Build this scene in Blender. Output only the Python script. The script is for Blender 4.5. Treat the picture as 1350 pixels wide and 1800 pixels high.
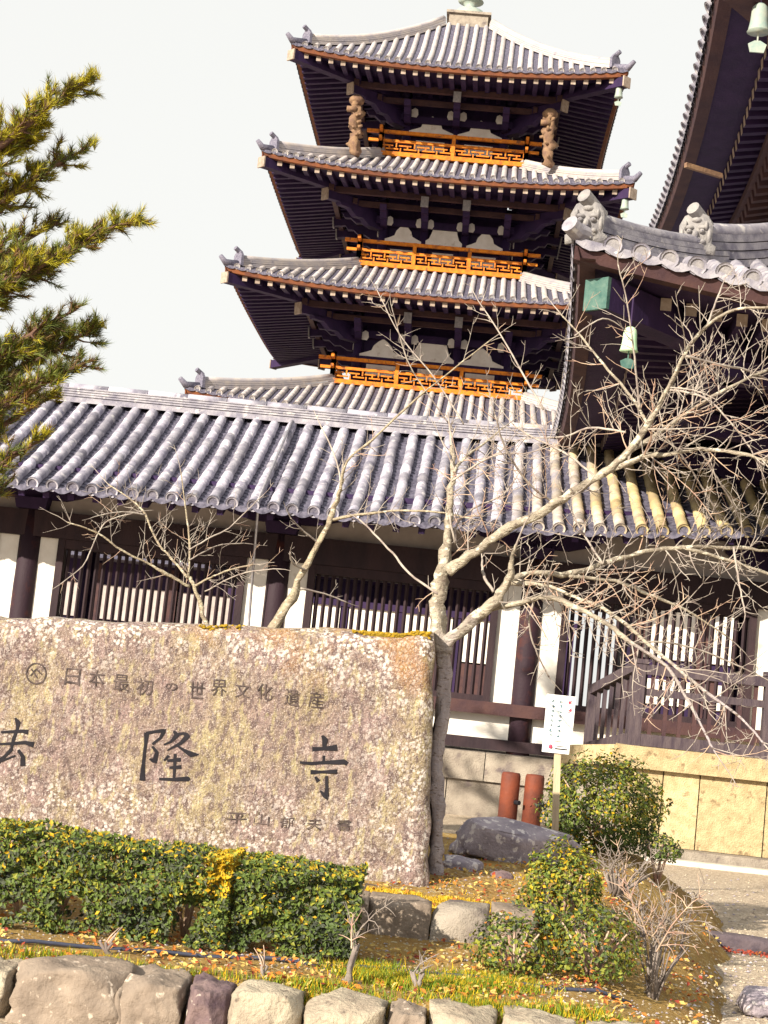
import bpy, math, random
from mathutils import Vector, Matrix, noise
rnd = random.Random(7)
R_ = math.radians
for o in list(bpy.data.objects): bpy.data.objects.remove(o)
scene = bpy.context.scene
COL = scene.collection

# ------------------------------------------------------------------ camera
FPX, EYE = 2800.0, Vector((0, 0, 1.5))
yaw, pitch, roll = R_(3.4), R_(6.4), R_(6.0)
FW = Vector((-math.sin(yaw)*math.cos(pitch), math.cos(yaw)*math.cos(pitch), math.sin(pitch)))
R0 = Vector((math.cos(yaw), math.sin(yaw), 0)); U0 = R0.cross(FW)
UP = math.cos(roll)*U0 - math.sin(roll)*R0
RT = math.cos(roll)*R0 + math.sin(roll)*U0
cd = bpy.data.cameras.new('camera'); cam = bpy.data.objects.new('camera', cd); COL.objects.link(cam)
M3 = Matrix((RT, UP, -FW)).transposed()
cam.matrix_world = Matrix.Translation(EYE) @ M3.to_4x4()
cd.sensor_fit = 'VERTICAL'; cd.sensor_height = 36; cd.sensor_width = 27; cd.lens = FPX/1800*36
cd.clip_end = 3000; cd.clip_start = .1
scene.camera = cam
scene.render.resolution_x, scene.render.resolution_y = 768, 1024

def at(px, py, Y):                       # survey: point at distance Y seen at a pixel of the photograph
    d = FW*FPX + RT*(px-675) - UP*(py-900)
    return EYE + d*(Y/d.y)
def atz(px, py, z):
    d = FW*FPX + RT*(px-675) - UP*(py-900)
    return EYE + d*((z-1.5)/d.z)

# ------------------------------------------------------------------ sky, sun, exposure
SUN_EL, SUN_AZ = R_(23.5), R_(217)
S = Vector((math.sin(SUN_AZ)*math.cos(SUN_EL), math.cos(SUN_AZ)*math.cos(SUN_EL), math.sin(SUN_EL)))
w = bpy.data.worlds.new('World'); scene.world = w; w.use_nodes = True
nt = w.node_tree; nt.nodes.clear()
sky = nt.nodes.new('ShaderNodeTexSky'); sky.sky_type = 'NISHITA'; sky.sun_disc = False
sky.sun_elevation = SUN_EL; sky.sun_rotation = SUN_AZ; sky.dust_density = 4; sky.air_density = 1
hs = nt.nodes.new('ShaderNodeHueSaturation'); hs.inputs['Saturation'].default_value = .35
mx = nt.nodes.new('ShaderNodeMixRGB'); mx.inputs[0].default_value = .88
mx.inputs[2].default_value = (5.05, 5.05, 4.85, 1)      # white winter overcast veil
bg = nt.nodes.new('ShaderNodeBackground'); bg.inputs[1].default_value = .1
ow = nt.nodes.new('ShaderNodeOutputWorld')
nt.links.new(sky.outputs[0], hs.inputs['Color']); nt.links.new(hs.outputs[0], mx.inputs[1])
nt.links.new(mx.outputs[0], bg.inputs[0]); nt.links.new(bg.outputs[0], ow.inputs[0])
sl = bpy.data.lights.new('sun', 'SUN'); sl.energy = 5.0; sl.angle = R_(.6); sl.color = (1, .90, .74)
so = bpy.data.objects.new('sun', sl); COL.objects.link(so); so.rotation_euler = S.to_track_quat('Z', 'Y').to_euler()
so.location = (-8, -20, 30)
vs = scene.view_settings; vs.view_transform = 'Standard'; vs.look = 'None'; vs.gamma = 1; vs.exposure = .98
vs.use_curve_mapping = False
scene.render.engine = 'CYCLES'

# ------------------------------------------------------------------ materials
def mat(name, c1, c2=None, scale=6, rough=.8, bump=.25, bscale=40, c3=None, s3=20, t3=.6, w3=.08, var=0, stretch=None,
        metal=0, detail=5, lo=.35, hi=.65, spec=.3):
    m = bpy.data.materials.new(name); m.use_nodes = True
    n = m.node_tree.nodes; l = m.node_tree.links
    b = n['Principled BSDF']; b.inputs['Roughness'].default_value = rough; b.inputs['Metallic'].default_value = metal
    b.inputs['Specular IOR Level'].default_value = spec
    tc = n.new('ShaderNodeTexCoord'); src = tc.outputs['Object']
    oi = n.new('ShaderNodeObjectInfo')
    ad = n.new('ShaderNodeVectorMath'); ad.operation = 'ADD'
    sc = n.new('ShaderNodeVectorMath'); sc.operation = 'SCALE'; sc.inputs[0].default_value = (31, 17, 23)
    l.new(oi.outputs['Random'], sc.inputs['Scale']); l.new(src, ad.inputs[0]); l.new(sc.outputs[0], ad.inputs[1])
    src = ad.outputs[0]
    if stretch:
        mp = n.new('ShaderNodeMapping'); mp.inputs['Scale'].default_value = stretch; l.new(src, mp.inputs[0]); src = mp.outputs[0]
    def nz(s, d=detail, r=.6):
        t = n.new('ShaderNodeTexNoise'); t.inputs['Scale'].default_value = s; t.inputs['Detail'].default_value = d
        t.inputs['Roughness'].default_value = r; l.new(src, t.inputs['Vector']); return t.outputs['Fac']
    def ramp(v, a, b_):
        r = n.new('ShaderNodeMapRange'); r.inputs[1].default_value = a; r.inputs[2].default_value = b_; l.new(v, r.inputs[0]); return r.outputs[0]
    def mix(f, a, b_):
        x = n.new('ShaderNodeMixRGB')
        l.new(f, x.inputs[0])
        for k, c in ((1, a), (2, b_)):
            if isinstance(c, tuple): x.inputs[k].default_value = (*c, 1)
            else: l.new(c, x.inputs[k])
        return x.outputs[0]
    c2 = c2 or tuple(x*.7 for x in c1)
    col = mix(ramp(nz(scale), lo, hi), c1, c2)
    if c3: col = mix(ramp(nz(s3, 3, .5), t3, t3+w3), col, c3)
    if var:
        hv = n.new('ShaderNodeHueSaturation'); mr = n.new('ShaderNodeMapRange')
        mr.inputs[3].default_value = 1-var; mr.inputs[4].default_value = 1+var
        l.new(oi.outputs['Random'], mr.inputs[0]); l.new(mr.outputs[0], hv.inputs['Value']); l.new(col, hv.inputs['Color']); col = hv.outputs[0]
    l.new(col, b.inputs['Base Color'])
    if bump:
        bp = n.new('ShaderNodeBump'); bp.inputs['Strength'].default_value = bump; bp.inputs['Distance'].default_value = .02
        l.new(nz(bscale, 6), bp.inputs['Height']); l.new(bp.outputs[0], b.inputs['Normal'])
    m['mix'] = 1
    return m
MT = {}
MT['tile'] = mat('roof_tile', (.30,.295,.39), (.50,.48,.58), 5, .62, .3, 60, (.62,.60,.62), 9, .60, .1, var=.12)
MT['tile_old'] = mat('mossy_roof_tile', (.22,.18,.15), (.36,.28,.17), 5, .8, .4, 60, (.30,.24,.05), 7, .6, .1, var=.12)
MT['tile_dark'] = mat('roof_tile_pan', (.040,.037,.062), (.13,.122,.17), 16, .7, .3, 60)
MT['tile_end'] = mat('roof_tile_end', (.09,.085,.13), (.20,.19,.24), 20, .7, .4, 60)
MT['tile_gate'] = mat('roof_tile_pale', (.15,.142,.185), (.32,.305,.335), 6, .65, .4, 50, (.44,.42,.42), 8, .6, .1, var=.12)
MT['oni'] = mat('demon_tile_clay', (.30,.285,.275), (.18,.17,.18), 9, .8, .5, 50)
MT['tile_disc'] = mat('roof_tile_disc', (.20,.19,.21), (.30,.285,.29), 12, .75, .4, 50)
MT['tile_pagoda'] = mat('roof_tile_pagoda', (.30,.28,.31), (.44,.39,.36), 3, .7, .3, 40, (.24,.22,.26), 5, .62, .1, var=.15)
MT['wood'] = mat('shade_tinted_timber', (.016,.0065,.038), (.028,.011,.054), 3, .75, .3, 30, stretch=(1,1,.3))  # purple of the shadows under the eaves put into the timber colour
MT['wood_lit'] = mat('sunlit_dark_timber', (.022,.013,.018), (.038,.021,.025), 4, .8, .4, 30, stretch=(1,1,.3))  # neutral copy of the timber for sunlit parts, without the shadow purple
MT['wood_brown'] = mat('brown_timber', (.042,.020,.026), (.072,.034,.032), 3, .75, .3, 30)
MT['wood_red'] = mat('red_worn_timber', (.024,.011,.019), (.085,.022,.014), 4, .7, .3, 30, lo=.55, hi=.8)
MT['wood_grey'] = mat('weathered_timber', (.045,.032,.045), (.095,.072,.078), 8, .85, .5, 40, stretch=(3,3,.4))
MT['wood_end'] = mat('rafter_end_paint', (.36,.29,.24), (.24,.18,.14), 10, .7, .2, 30, var=.2)
MT['wood_carved'] = mat('carved_timber', (.15,.085,.06), (.26,.16,.09), 5, .8, .8, 30)
MT['orange'] = mat('orange_painted_timber', (.66,.21,.012), (.40,.11,.012), 7, .75, .35, 24, (.20,.07,.025), 6, .60, .1)
MT['eave_red'] = mat('red_eave_board', (.20,.065,.022), (.11,.04,.025), 4, .75, .3, 30)
MT['twig_grey'] = mat('grey_twig', (.27,.23,.20), (.15,.12,.11), 12, .85, .3, 60)
MT['orange2'] = mat('orange_vermilion', (.75,.22,.01), (.62,.16,.01), 5, .6, .1, 20)
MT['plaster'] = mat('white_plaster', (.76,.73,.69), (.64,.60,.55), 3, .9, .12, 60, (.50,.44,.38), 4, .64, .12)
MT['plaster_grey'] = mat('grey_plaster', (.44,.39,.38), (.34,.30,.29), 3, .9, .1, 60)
MT['copper'] = mat('green_copper', (.035,.10,.09), (.10,.17,.145), 8, .7, .2, 40, metal=.2)
MT['bell'] = mat('bell_verdigris', (.42,.66,.44), (.52,.70,.46), 14, .6, .2, 60)
MT['bell_grey'] = mat('bell_pale', (.34,.36,.31), (.22,.30,.28), 10, .6, .2, 60)
MT['granite'] = mat('pale_granite', (.52,.415,.24), (.38,.29,.16), 11, .95, .8, 60, (.25,.18,.10), 12, .60, .10, var=.12)
MT['granite_grey'] = mat('grey_granite', (.34,.295,.245), (.22,.185,.155), 5, .9, .8, 60, (.12,.095,.10), 5, .56, .14, var=.12)
MT['stone_cream'] = mat('cream_border_stone', (.44,.38,.285), (.25,.20,.155), 6, .95, .9, 45, (.14,.11,.09), 14, .62, .08)
MT['stone_brown'] = mat('brown_border_stone', (.16,.125,.10), (.27,.215,.17), 6, .9, .6, 40, (.48,.40,.33), 24, .62, .07)
MT['stone_purple'] = mat('dark_border_stone', (.085,.055,.07), (.20,.14,.135), 8, .9, .6, 40, (.60,.54,.46), 14, .66, .05)
MT['boulder'] = mat('mottled_boulder', (.22,.19,.23), (.38,.33,.36), 6, .85, .6, 40, (.58,.53,.53), 22, .57, .05)
MT['ink'] = mat('carved_black_paint', (.006,.005,.009), (.012,.010,.015), 10, .8, .1, 40)
MT['ink_thin'] = mat('carved_worn_paint', (.03,.022,.022), (.11,.08,.075), 22, .8, .1, 40)
MT['bark'] = mat('pale_bark', (.42,.36,.25), (.24,.19,.14), 9, .85, 1.0, 45, (.54,.49,.38), 24, .56, .08, stretch=(1,1,1.6))
MT['bark_grey'] = mat('grey_bark', (.34,.29,.31), (.48,.42,.42), 9, .9, .8, 40, stretch=(2.5,2.5,.5))
MT['twig'] = mat('pale_twig', (.42,.375,.325), (.22,.175,.16), 12, .85, .3, 60)
MT['twig_red'] = mat('reddish_twig', (.34,.20,.16), (.52,.40,.29), 12, .85, .3, 60)
MT['pine_bark'] = mat('pine_bark', (.09,.05,.04), (.16,.09,.06), 12, .9, .8, 40)
MT['pine1'] = mat('pine_needle_green', (.13,.15,.02), (.075,.10,.02), 3, .6, 0)
MT['pine2'] = mat('pine_needle_yellow', (.42,.35,.015), (.26,.24,.015), 3, .6, 0)
MT['pine3'] = mat('pine_needle_brown', (.14,.065,.018), (.09,.07,.02), 3, .7, 0)
MT['leaf1'] = mat('leaf_green', (.095,.135,.020), (.055,.085,.018), 5, .6, 0, spec=.3)
MT['leaf2'] = mat('leaf_light', (.22,.22,.022), (.14,.16,.02), 5, .6, 0, spec=.3)
MT['leaf3'] = mat('leaf_yellow', (.50,.30,.008), (.34,.22,.01), 5, .55, 0)
MT['leaf4'] = mat('leaf_dull', (.065,.075,.036), (.036,.044,.030), 5, .6, 0)
MT['litter1'] = mat('dead_leaf_orange', (.46,.17,.025), (.30,.10,.02), 8, .8, 0)
MT['litter2'] = mat('dead_leaf_red', (.28,.045,.02), (.18,.03,.02), 8, .8, 0)
MT['litter3'] = mat('dead_leaf_straw', (.55,.40,.12), (.42,.28,.08), 8, .8, 0)
MT['grass'] = mat('grass_green', (.11,.19,.012), (.18,.20,.012), 4, .6, 0)
MT['moss'] = mat('moss_gold', (.62,.40,.012), (.40,.27,.014), 12, .9, .6, 60)
MT['moss_gold'] = mat('moss_cushion', (.36,.22,.012), (.22,.15,.014), 20, .95, .5, 60)
MT['moss2'] = mat('moss_straw', (.74,.52,.06), (.52,.33,.03), 12, .9, 0)
MT['gravel'] = mat('courtyard_gravel', (.50,.405,.30), (.32,.25,.19), 22, .95, .9, 55, (.62,.54,.42), 45, .57, .06, detail=8)
MT['soil'] = mat('bed_soil', (.22,.125,.04), (.32,.21,.06), 4, .95, 1.0, 35, (.40,.33,.20), 38, .60, .06, detail=8)
MT['pebble'] = mat('pebble', (.50,.42,.31), (.34,.28,.22), 3, .9, .2, 30, var=0)
MT['hose'] = mat('black_hose', (.03,.035,.06), (.05,.055,.09), 10, .35, 0, spec=.6)
MT['white'] = mat('sign_board_white', (.84,.84,.82), (.80,.80,.80), 2, .5, .02, 10)
MT['sign_red'] = mat('sign_red_print', (.62,.06,.12), (.55,.05,.10), 9, .6, 0)
MT['sign_blue'] = mat('sign_blue_print', (.03,.10,.14), (.10,.22,.28), 30, .6, 0)
MT['post'] = mat('sign_post_wood', (.55,.46,.30), (.36,.28,.20), 8, .8, .4, 30, stretch=(2,2,.3))
MT['rust'] = mat('rust_red_paint', (.17,.040,.018), (.09,.026,.018), 5, .7, .3, 30)
MT['kerb'] = mat('dark_kerb', (.07,.055,.07), (.13,.10,.11), 8, .9, .5, 40)
MT['iron'] = mat('grey_iron', (.25,.24,.27), (.36,.35,.38), 8, .5, .1, 30, metal=.5)
MT['strip'] = mat('pale_concrete', (.66,.62,.54), (.52,.47,.40), 6, .9, .3, 40)

def monument_mat():
    m = mat('lichen_granite', (.255,.178,.168), (.205,.155,.12), 6, .9, 1.0, 45)
    n = m.node_tree.nodes; l = m.node_tree.links
    b = n['Principled BSDF']; base = b.inputs['Base Color'].links[0].from_socket
    tc = n.new('ShaderNodeTexCoord')
    def noise_(s, d=4, st=(1,1,1)):
        mp = n.new('ShaderNodeMapping'); mp.inputs['Scale'].default_value = st; l.new(tc.outputs['Object'], mp.inputs[0])
        t = n.new('ShaderNodeTexNoise'); t.inputs['Scale'].default_value = s; t.inputs['Detail'].default_value = d
        l.new(mp.outputs[0], t.inputs['Vector']); return t.outputs['Fac']
    def rg(v, a, b_):
        r = n.new('ShaderNodeMapRange'); r.inputs[1].default_value = a; r.inputs[2].default_value = b_; l.new(v, r.inputs[0]); return r.outputs[0]
    def mix(f, a, c):
        x = n.new('ShaderNodeMixRGB'); l.new(f, x.inputs[0]); l.new(a, x.inputs[1]); x.inputs[2].default_value = (*c, 1); return x.outputs[0]
    def mul(a, c):
        x = n.new('ShaderNodeMath'); x.operation = 'MULTIPLY'; l.new(a, x.inputs[0])
        if isinstance(c, float): x.inputs[1].default_value = c
        else: l.new(c, x.inputs[1])
        return x.outputs[0]
    col = mix(mul(rg(noise_(2.6, 4, (1,1,.6)), .48, .62), .5), base, (.30,.25,.11))       # ochre lichen areas
    col = mix(mul(rg(noise_(34, 3, (1,1,.55)),   .50, .58), .75), col, (.105,.07,.07))        # dark pits
    col = mix(mul(rg(noise_(26, 2, (1,1,.35)), .56, .64), .6), col, (.40,.34,.18))          # drip streaks
    vo = n.new('ShaderNodeTexVoronoi'); vo.inputs['Scale'].default_value = 42; vo.inputs['Randomness'].default_value = 1
    l.new(tc.outputs['Object'], vo.inputs['Vector'])
    v2 = n.new('ShaderNodeTexVoronoi'); v2.inputs['Scale'].default_value = 26; l.new(tc.outputs['Object'], v2.inputs['Vector'])
    nd_ = n.new('ShaderNodeTexNoise'); nd_.inputs['Scale'].default_value = 60; l.new(tc.outputs['Object'], nd_.inputs['Vector'])
    def wob(v):
        x = n.new('ShaderNodeMath'); x.operation = 'MULTIPLY_ADD'; l.new(nd_.outputs['Fac'], x.inputs[0]); x.inputs[1].default_value = .5; l.new(v, x.inputs[2]); return x.outputs[0]
    d1 = rg(wob(vo.outputs['Distance']), .74, .60); d2 = mul(rg(wob(v2.outputs['Distance']), .68, .54), rg(noise_(6, 2), .50, .56))
    xx = n.new('ShaderNodeMath'); xx.operation = 'MAXIMUM'; l.new(d1, xx.inputs[0]); l.new(d2, xx.inputs[1]); dots = xx.outputs[0]
    sep = n.new('ShaderNodeSeparateXYZ'); l.new(tc.outputs['Object'], sep.inputs[0])
    edge = rg(noise_(2.0, 5), .46, .60)
    top = rg(sep.outputs['Z'], 1.42, 1.72); low = rg(sep.outputs['Z'], .98, .72); left = rg(sep.outputs['X'], -1.9, -2.9); right = rg(sep.outputs['X'], -.75, -.30)
    def mx_(a, c):
        x = n.new('ShaderNodeMath'); x.operation = 'MAXIMUM'; l.new(a, x.inputs[0]); l.new(c, x.inputs[1]); return x.outputs[0]
    zone = mx_(mx_(top, mul(low, .55)), mx_(mul(left, .5), mul(right, .75)))
    pl = n.new('ShaderNodeMath'); pl.operation = 'ADD'; l.new(mul(zone, .75), pl.inputs[0]); l.new(mul(edge, .30), pl.inputs[1])
    col = mix(mul(mul(dots, pl.outputs[0]), rg(noise_(11, 3), .42, .54)), col, (.68,.62,.58))
    ora = mul(rg(noise_(4.2, 5), .50, .62), rg(sep.outputs['Z'], 1.45, 1.62))
    ora = mul(ora, rg(sep.outputs['X'], -1.8, -1.3))
    col = mix(mul(ora, .6), col, (.30,.14,.035))
    col = mix(mul(rg(noise_(110, 3, (1,1,.5)), .50, .62), .45), col, (.085,.06,.062))         # fine mineral grain
    col = mix(mul(rg(noise_(150, 2), .56, .64), .5), col, (.60,.52,.48))
    l.new(col, b.inputs['Base Color'])
    return m
MT['monument'] = monument_mat()

def corridor_tile():                      # mottled tone turns browner and yellower towards the gate end
    m = mat('roof_tile_weathered', (.19,.18,.235), (.40,.385,.445), 5, .62, .3, 60, (.54,.52,.55), 9, .58, .1, var=.10)
    n = m.node_tree.nodes; l = m.node_tree.links
    b = n['Principled BSDF']; base = b.inputs['Base Color'].links[0].from_socket
    ge = n.new('ShaderNodeNewGeometry'); sp = n.new('ShaderNodeSeparateXYZ'); l.new(ge.outputs['Position'], sp.inputs[0])
    nz = n.new('ShaderNodeTexNoise'); nz.inputs['Scale'].default_value = 1.6; nz.inputs['Detail'].default_value = 5; l.new(ge.outputs['Position'], nz.inputs['Vector'])
    ma = n.new('ShaderNodeMath'); ma.operation = 'MULTIPLY_ADD'; l.new(nz.outputs['Fac'], ma.inputs[0]); ma.inputs[1].default_value = 3.0; l.new(sp.outputs['X'], ma.inputs[2])
    mr = n.new('ShaderNodeMapRange'); mr.inputs[1].default_value = 1.8; mr.inputs[2].default_value = 3.6; l.new(ma.outputs[0], mr.inputs[0])
    n2 = n.new('ShaderNodeTexNoise'); n2.inputs['Scale'].default_value = 7; l.new(ge.outputs['Position'], n2.inputs['Vector'])
    cr = n.new('ShaderNodeMixRGB'); l.new(n2.outputs['Fac'], cr.inputs[0]); cr.inputs[1].default_value = (.26,.19,.15,1); cr.inputs[2].default_value = (.60,.48,.22,1)
    x = n.new('ShaderNodeMixRGB'); l.new(mr.outputs[0], x.inputs[0]); l.new(base, x.inputs[1]); l.new(cr.outputs[0], x.inputs[2])
    oi = [q for q in n if q.type == 'OBJECT_INFO'][0]                 # each tile of a row has its own firing tone
    my = n.new('ShaderNodeMath'); my.operation = 'MULTIPLY'; l.new(sp.outputs['Y'], my.inputs[0]); my.inputs[1].default_value = 3.36
    fl = n.new('ShaderNodeMath'); fl.operation = 'FLOOR'; l.new(my.outputs[0], fl.inputs[0])
    cb = n.new('ShaderNodeCombineXYZ'); l.new(fl.outputs[0], cb.inputs[0]); l.new(oi.outputs['Random'], cb.inputs[1])
    wn = n.new('ShaderNodeTexWhiteNoise'); wn.noise_dimensions = '3D'; l.new(cb.outputs[0], wn.inputs['Vector'])
    r2 = n.new('ShaderNodeMapRange'); r2.inputs[3].default_value = .62; r2.inputs[4].default_value = 1.28; l.new(wn.outputs['Value'], r2.inputs[0])
    hv = n.new('ShaderNodeHueSaturation'); l.new(r2.outputs[0], hv.inputs['Value']); l.new(x.outputs[0], hv.inputs['Color'])
    l.new(hv.outputs[0], b.inputs['Base Color']); return m
MT['tile_corr'] = corridor_tile()
def main_bark():                          # cream upper bark, lower trunk greyed to paint in its shade, dark cracks and lichen
    m = mat('mottled_bark', (.41,.36,.28), (.20,.165,.13), 7, .85, 1.0, 40, (.56,.52,.42), 18, .55, .08, stretch=(1,1,1.5))
    n = m.node_tree.nodes; l = m.node_tree.links; b = n['Principled BSDF']; base = b.inputs['Base Color'].links[0].from_socket
    ge = n.new('ShaderNodeNewGeometry'); sp = n.new('ShaderNodeSeparateXYZ'); l.new(ge.outputs['Position'], sp.inputs[0])
    def nz(s_, st=(1,1,1)):
        mp = n.new('ShaderNodeMapping'); mp.inputs['Scale'].default_value = st; l.new(ge.outputs['Position'], mp.inputs[0])
        t = n.new('ShaderNodeTexNoise'); t.inputs['Scale'].default_value = s_; t.inputs['Detail'].default_value = 5; l.new(mp.outputs[0], t.inputs['Vector']); return t.outputs['Fac']
    ma = n.new('ShaderNodeMath'); ma.operation = 'MULTIPLY_ADD'; l.new(nz(5), ma.inputs[0]); ma.inputs[1].default_value = .9; l.new(sp.outputs['Z'], ma.inputs[2])
    mr = n.new('ShaderNodeMapRange'); mr.inputs[1].default_value = 2.45; mr.inputs[2].default_value = 1.95; l.new(ma.outputs[0], mr.inputs[0])
    g = n.new('ShaderNodeMixRGB'); l.new(nz(12,(2,2,.5)), g.inputs[0]); g.inputs[1].default_value = (.20,.165,.18,1); g.inputs[2].default_value = (.52,.46,.46,1)
    x = n.new('ShaderNodeMixRGB'); l.new(mr.outputs[0], x.inputs[0]); l.new(base, x.inputs[1]); l.new(g.outputs[0], x.inputs[2])
    ck = n.new('ShaderNodeMapRange'); ck.inputs[1].default_value = .60; ck.inputs[2].default_value = .68; l.new(nz(30,(1,1,2.2)), ck.inputs[0])
    y = n.new('ShaderNodeMixRGB'); l.new(ck.outputs[0], y.inputs[0]); l.new(x.outputs[0], y.inputs[1]); y.inputs[2].default_value = (.14,.105,.085,1)
    l.new(y.outputs[0], b.inputs['Base Color']); return m
MT['bark_main'] = main_bark()

# ------------------------------------------------------------------ mesh helpers
class MB:
    def __init__(s): s.v = []; s.f = []; s.m = []
    def add(s, vs, fs, m=0):
        k = len(s.v); s.v += [tuple(p) for p in vs]; s.f += [tuple(i+k for i in f) for f in fs]; s.m += [m]*len(fs)
    def quad(s, a, b, c, d, m=0): s.add([a,b,c,d], [(0,1,2,3)], m)
    def box(s, c, sz, rz=0, m=0, taper=1):
        x, y, z = (q/2 for q in sz); C_ = math.cos(rz); S_ = math.sin(rz); vs_ = []
        for k in (-1, 1):
            t = taper if k > 0 else 1
            for (i, j) in ((-1,-1),(1,-1),(1,1),(-1,1)):
                a, b = i*x*t, j*y*t
                vs_.append((c[0]+a*C_-b*S_, c[1]+a*S_+b*C_, c[2]+k*z))
        s.add(vs_, [(3,2,1,0),(4,5,6,7),(0,1,5,4),(1,2,6,5),(2,3,7,6),(3,0,4,7)], m)
    def beam(s, a, b, wd, ht, m=0, up=(0,0,1), mend=None):
        a = Vector(a); b = Vector(b); d = (b-a).normalized(); up = Vector(up)
        sd = d.cross(up).normalized(); u = sd.cross(d).normalized(); vs_ = []
        for p in (a, b):
            for (i, j) in ((-1,-1),(1,-1),(1,1),(-1,1)): vs_.append(p + sd*i*wd/2 + u*j*ht/2)
        s.add(vs_, [(0,1,5,4),(1,2,6,5),(2,3,7,6),(3,0,4,7)], m)
        s.add(vs_, [(3,2,1,0),(4,5,6,7)], m if mend is None else mend)
    def tube(s, pts, rad, n=6, m=0, cap=True, jit=0):
        pts = [Vector(p) for p in pts]; k0 = len(s.v); u = None
        for i, p in enumerate(pts):
            d = (pts[min(i+1, len(pts)-1)] - pts[max(i-1, 0)]).normalized()
            if u is None: u = d.orthogonal().normalized()
            u = (u - d*u.dot(d)).normalized(); v_ = d.cross(u)
            r = rad[i] if isinstance(rad, (list, tuple)) else rad
            for j in range(n):
                a = 2*math.pi*j/n; rr = r*(1+jit*(noise.noise(p*9+Vector((j*1.7, 0, 0)))))
                s.v.append(tuple(p + u*math.cos(a)*rr + v_*math.sin(a)*rr))
        for i in range(len(pts)-1):
            for j in range(n):
                a = k0+i*n+j; b = k0+i*n+(j+1) % n
                s.f.append((a, b, b+n, a+n)); s.m.append(m)
        if cap:
            s.f.append(tuple(k0+j for j in reversed(range(n)))); s.m.append(m)
            e = k0+(len(pts)-1)*n; s.f.append(tuple(e+j for j in range(n))); s.m.append(m)
    def lathe(s, c, prof, n=14, m=0):
        c = Vector(c); k0 = len(s.v)
        for (r, z) in prof:
            for j in range(n):
                a = 2*math.pi*j/n; s.v.append((c.x+r*math.cos(a), c.y+r*math.sin(a), c.z+z))
        for i in range(len(prof)-1):
            for j in range(n):
                a = k0+i*n+j; b = k0+i*n+(j+1) % n
                s.f.append((a, b, b+n, a+n)); s.m.append(m)
        s.f.append(tuple(k0+j for j in reversed(range(n)))); s.m.append(m)
        e = k0+(len(prof)-1)*n; s.f.append(tuple(e+j for j in range(n))); s.m.append(m)
    def prism(s, poly, org, ax, ay, depth, m=0):
        # polygon in the plane (ax, ay) extruded along depth vector
        org = Vector(org); ax = Vector(ax); ay = Vector(ay); depth = Vector(depth); n = len(poly)
        a = [org+ax*x+ay*y for x, y in poly]; b = [p+depth for p in a]
        s.add(a+b, [tuple(range(n)), tuple(reversed(range(n, 2*n)))] + [(i, i+n, (i+1) % n+n, (i+1) % n) for i in range(n)], m)
    def mesh(s, name, mats, smooth=False):
        me = bpy.data.meshes.new(name); me.from_pydata(s.v, [], s.f)
        for m in (mats if isinstance(mats, (list, tuple)) else [mats]): me.materials.append(MT[m])
        me.polygons.foreach_set('material_index', s.m)
        if smooth: me.polygons.foreach_set('use_smooth', [True]*len(s.f))
        me.update(); return me
    def build(s, name, mats, parent=None, smooth=False, loc=None):
        me = s.mesh(name, mats, smooth)
        return link(name, me, parent, loc)
def link(name, data, parent=None, loc=None, rot=None, scale=None):
    o = bpy.data.objects.new(name, data); COL.objects.link(o)
    if parent: o.parent = parent
    if loc: o.location = loc
    if rot: o.rotation_euler = rot
    if scale: o.scale = scale
    return o
def thing(name, label, cat, group=None, loc=(0,0,0)):
    o = bpy.data.objects.new(name, None); COL.objects.link(o); o.location = loc; o.empty_display_size = .2
    return tag(o, label, cat, group)
def tag(o, label=None, cat=None, group=None, kind=None):
    for k, v in (('label', label), ('category', cat), ('group', group), ('kind', kind)):
        if v: o[k] = v
    return o

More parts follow.
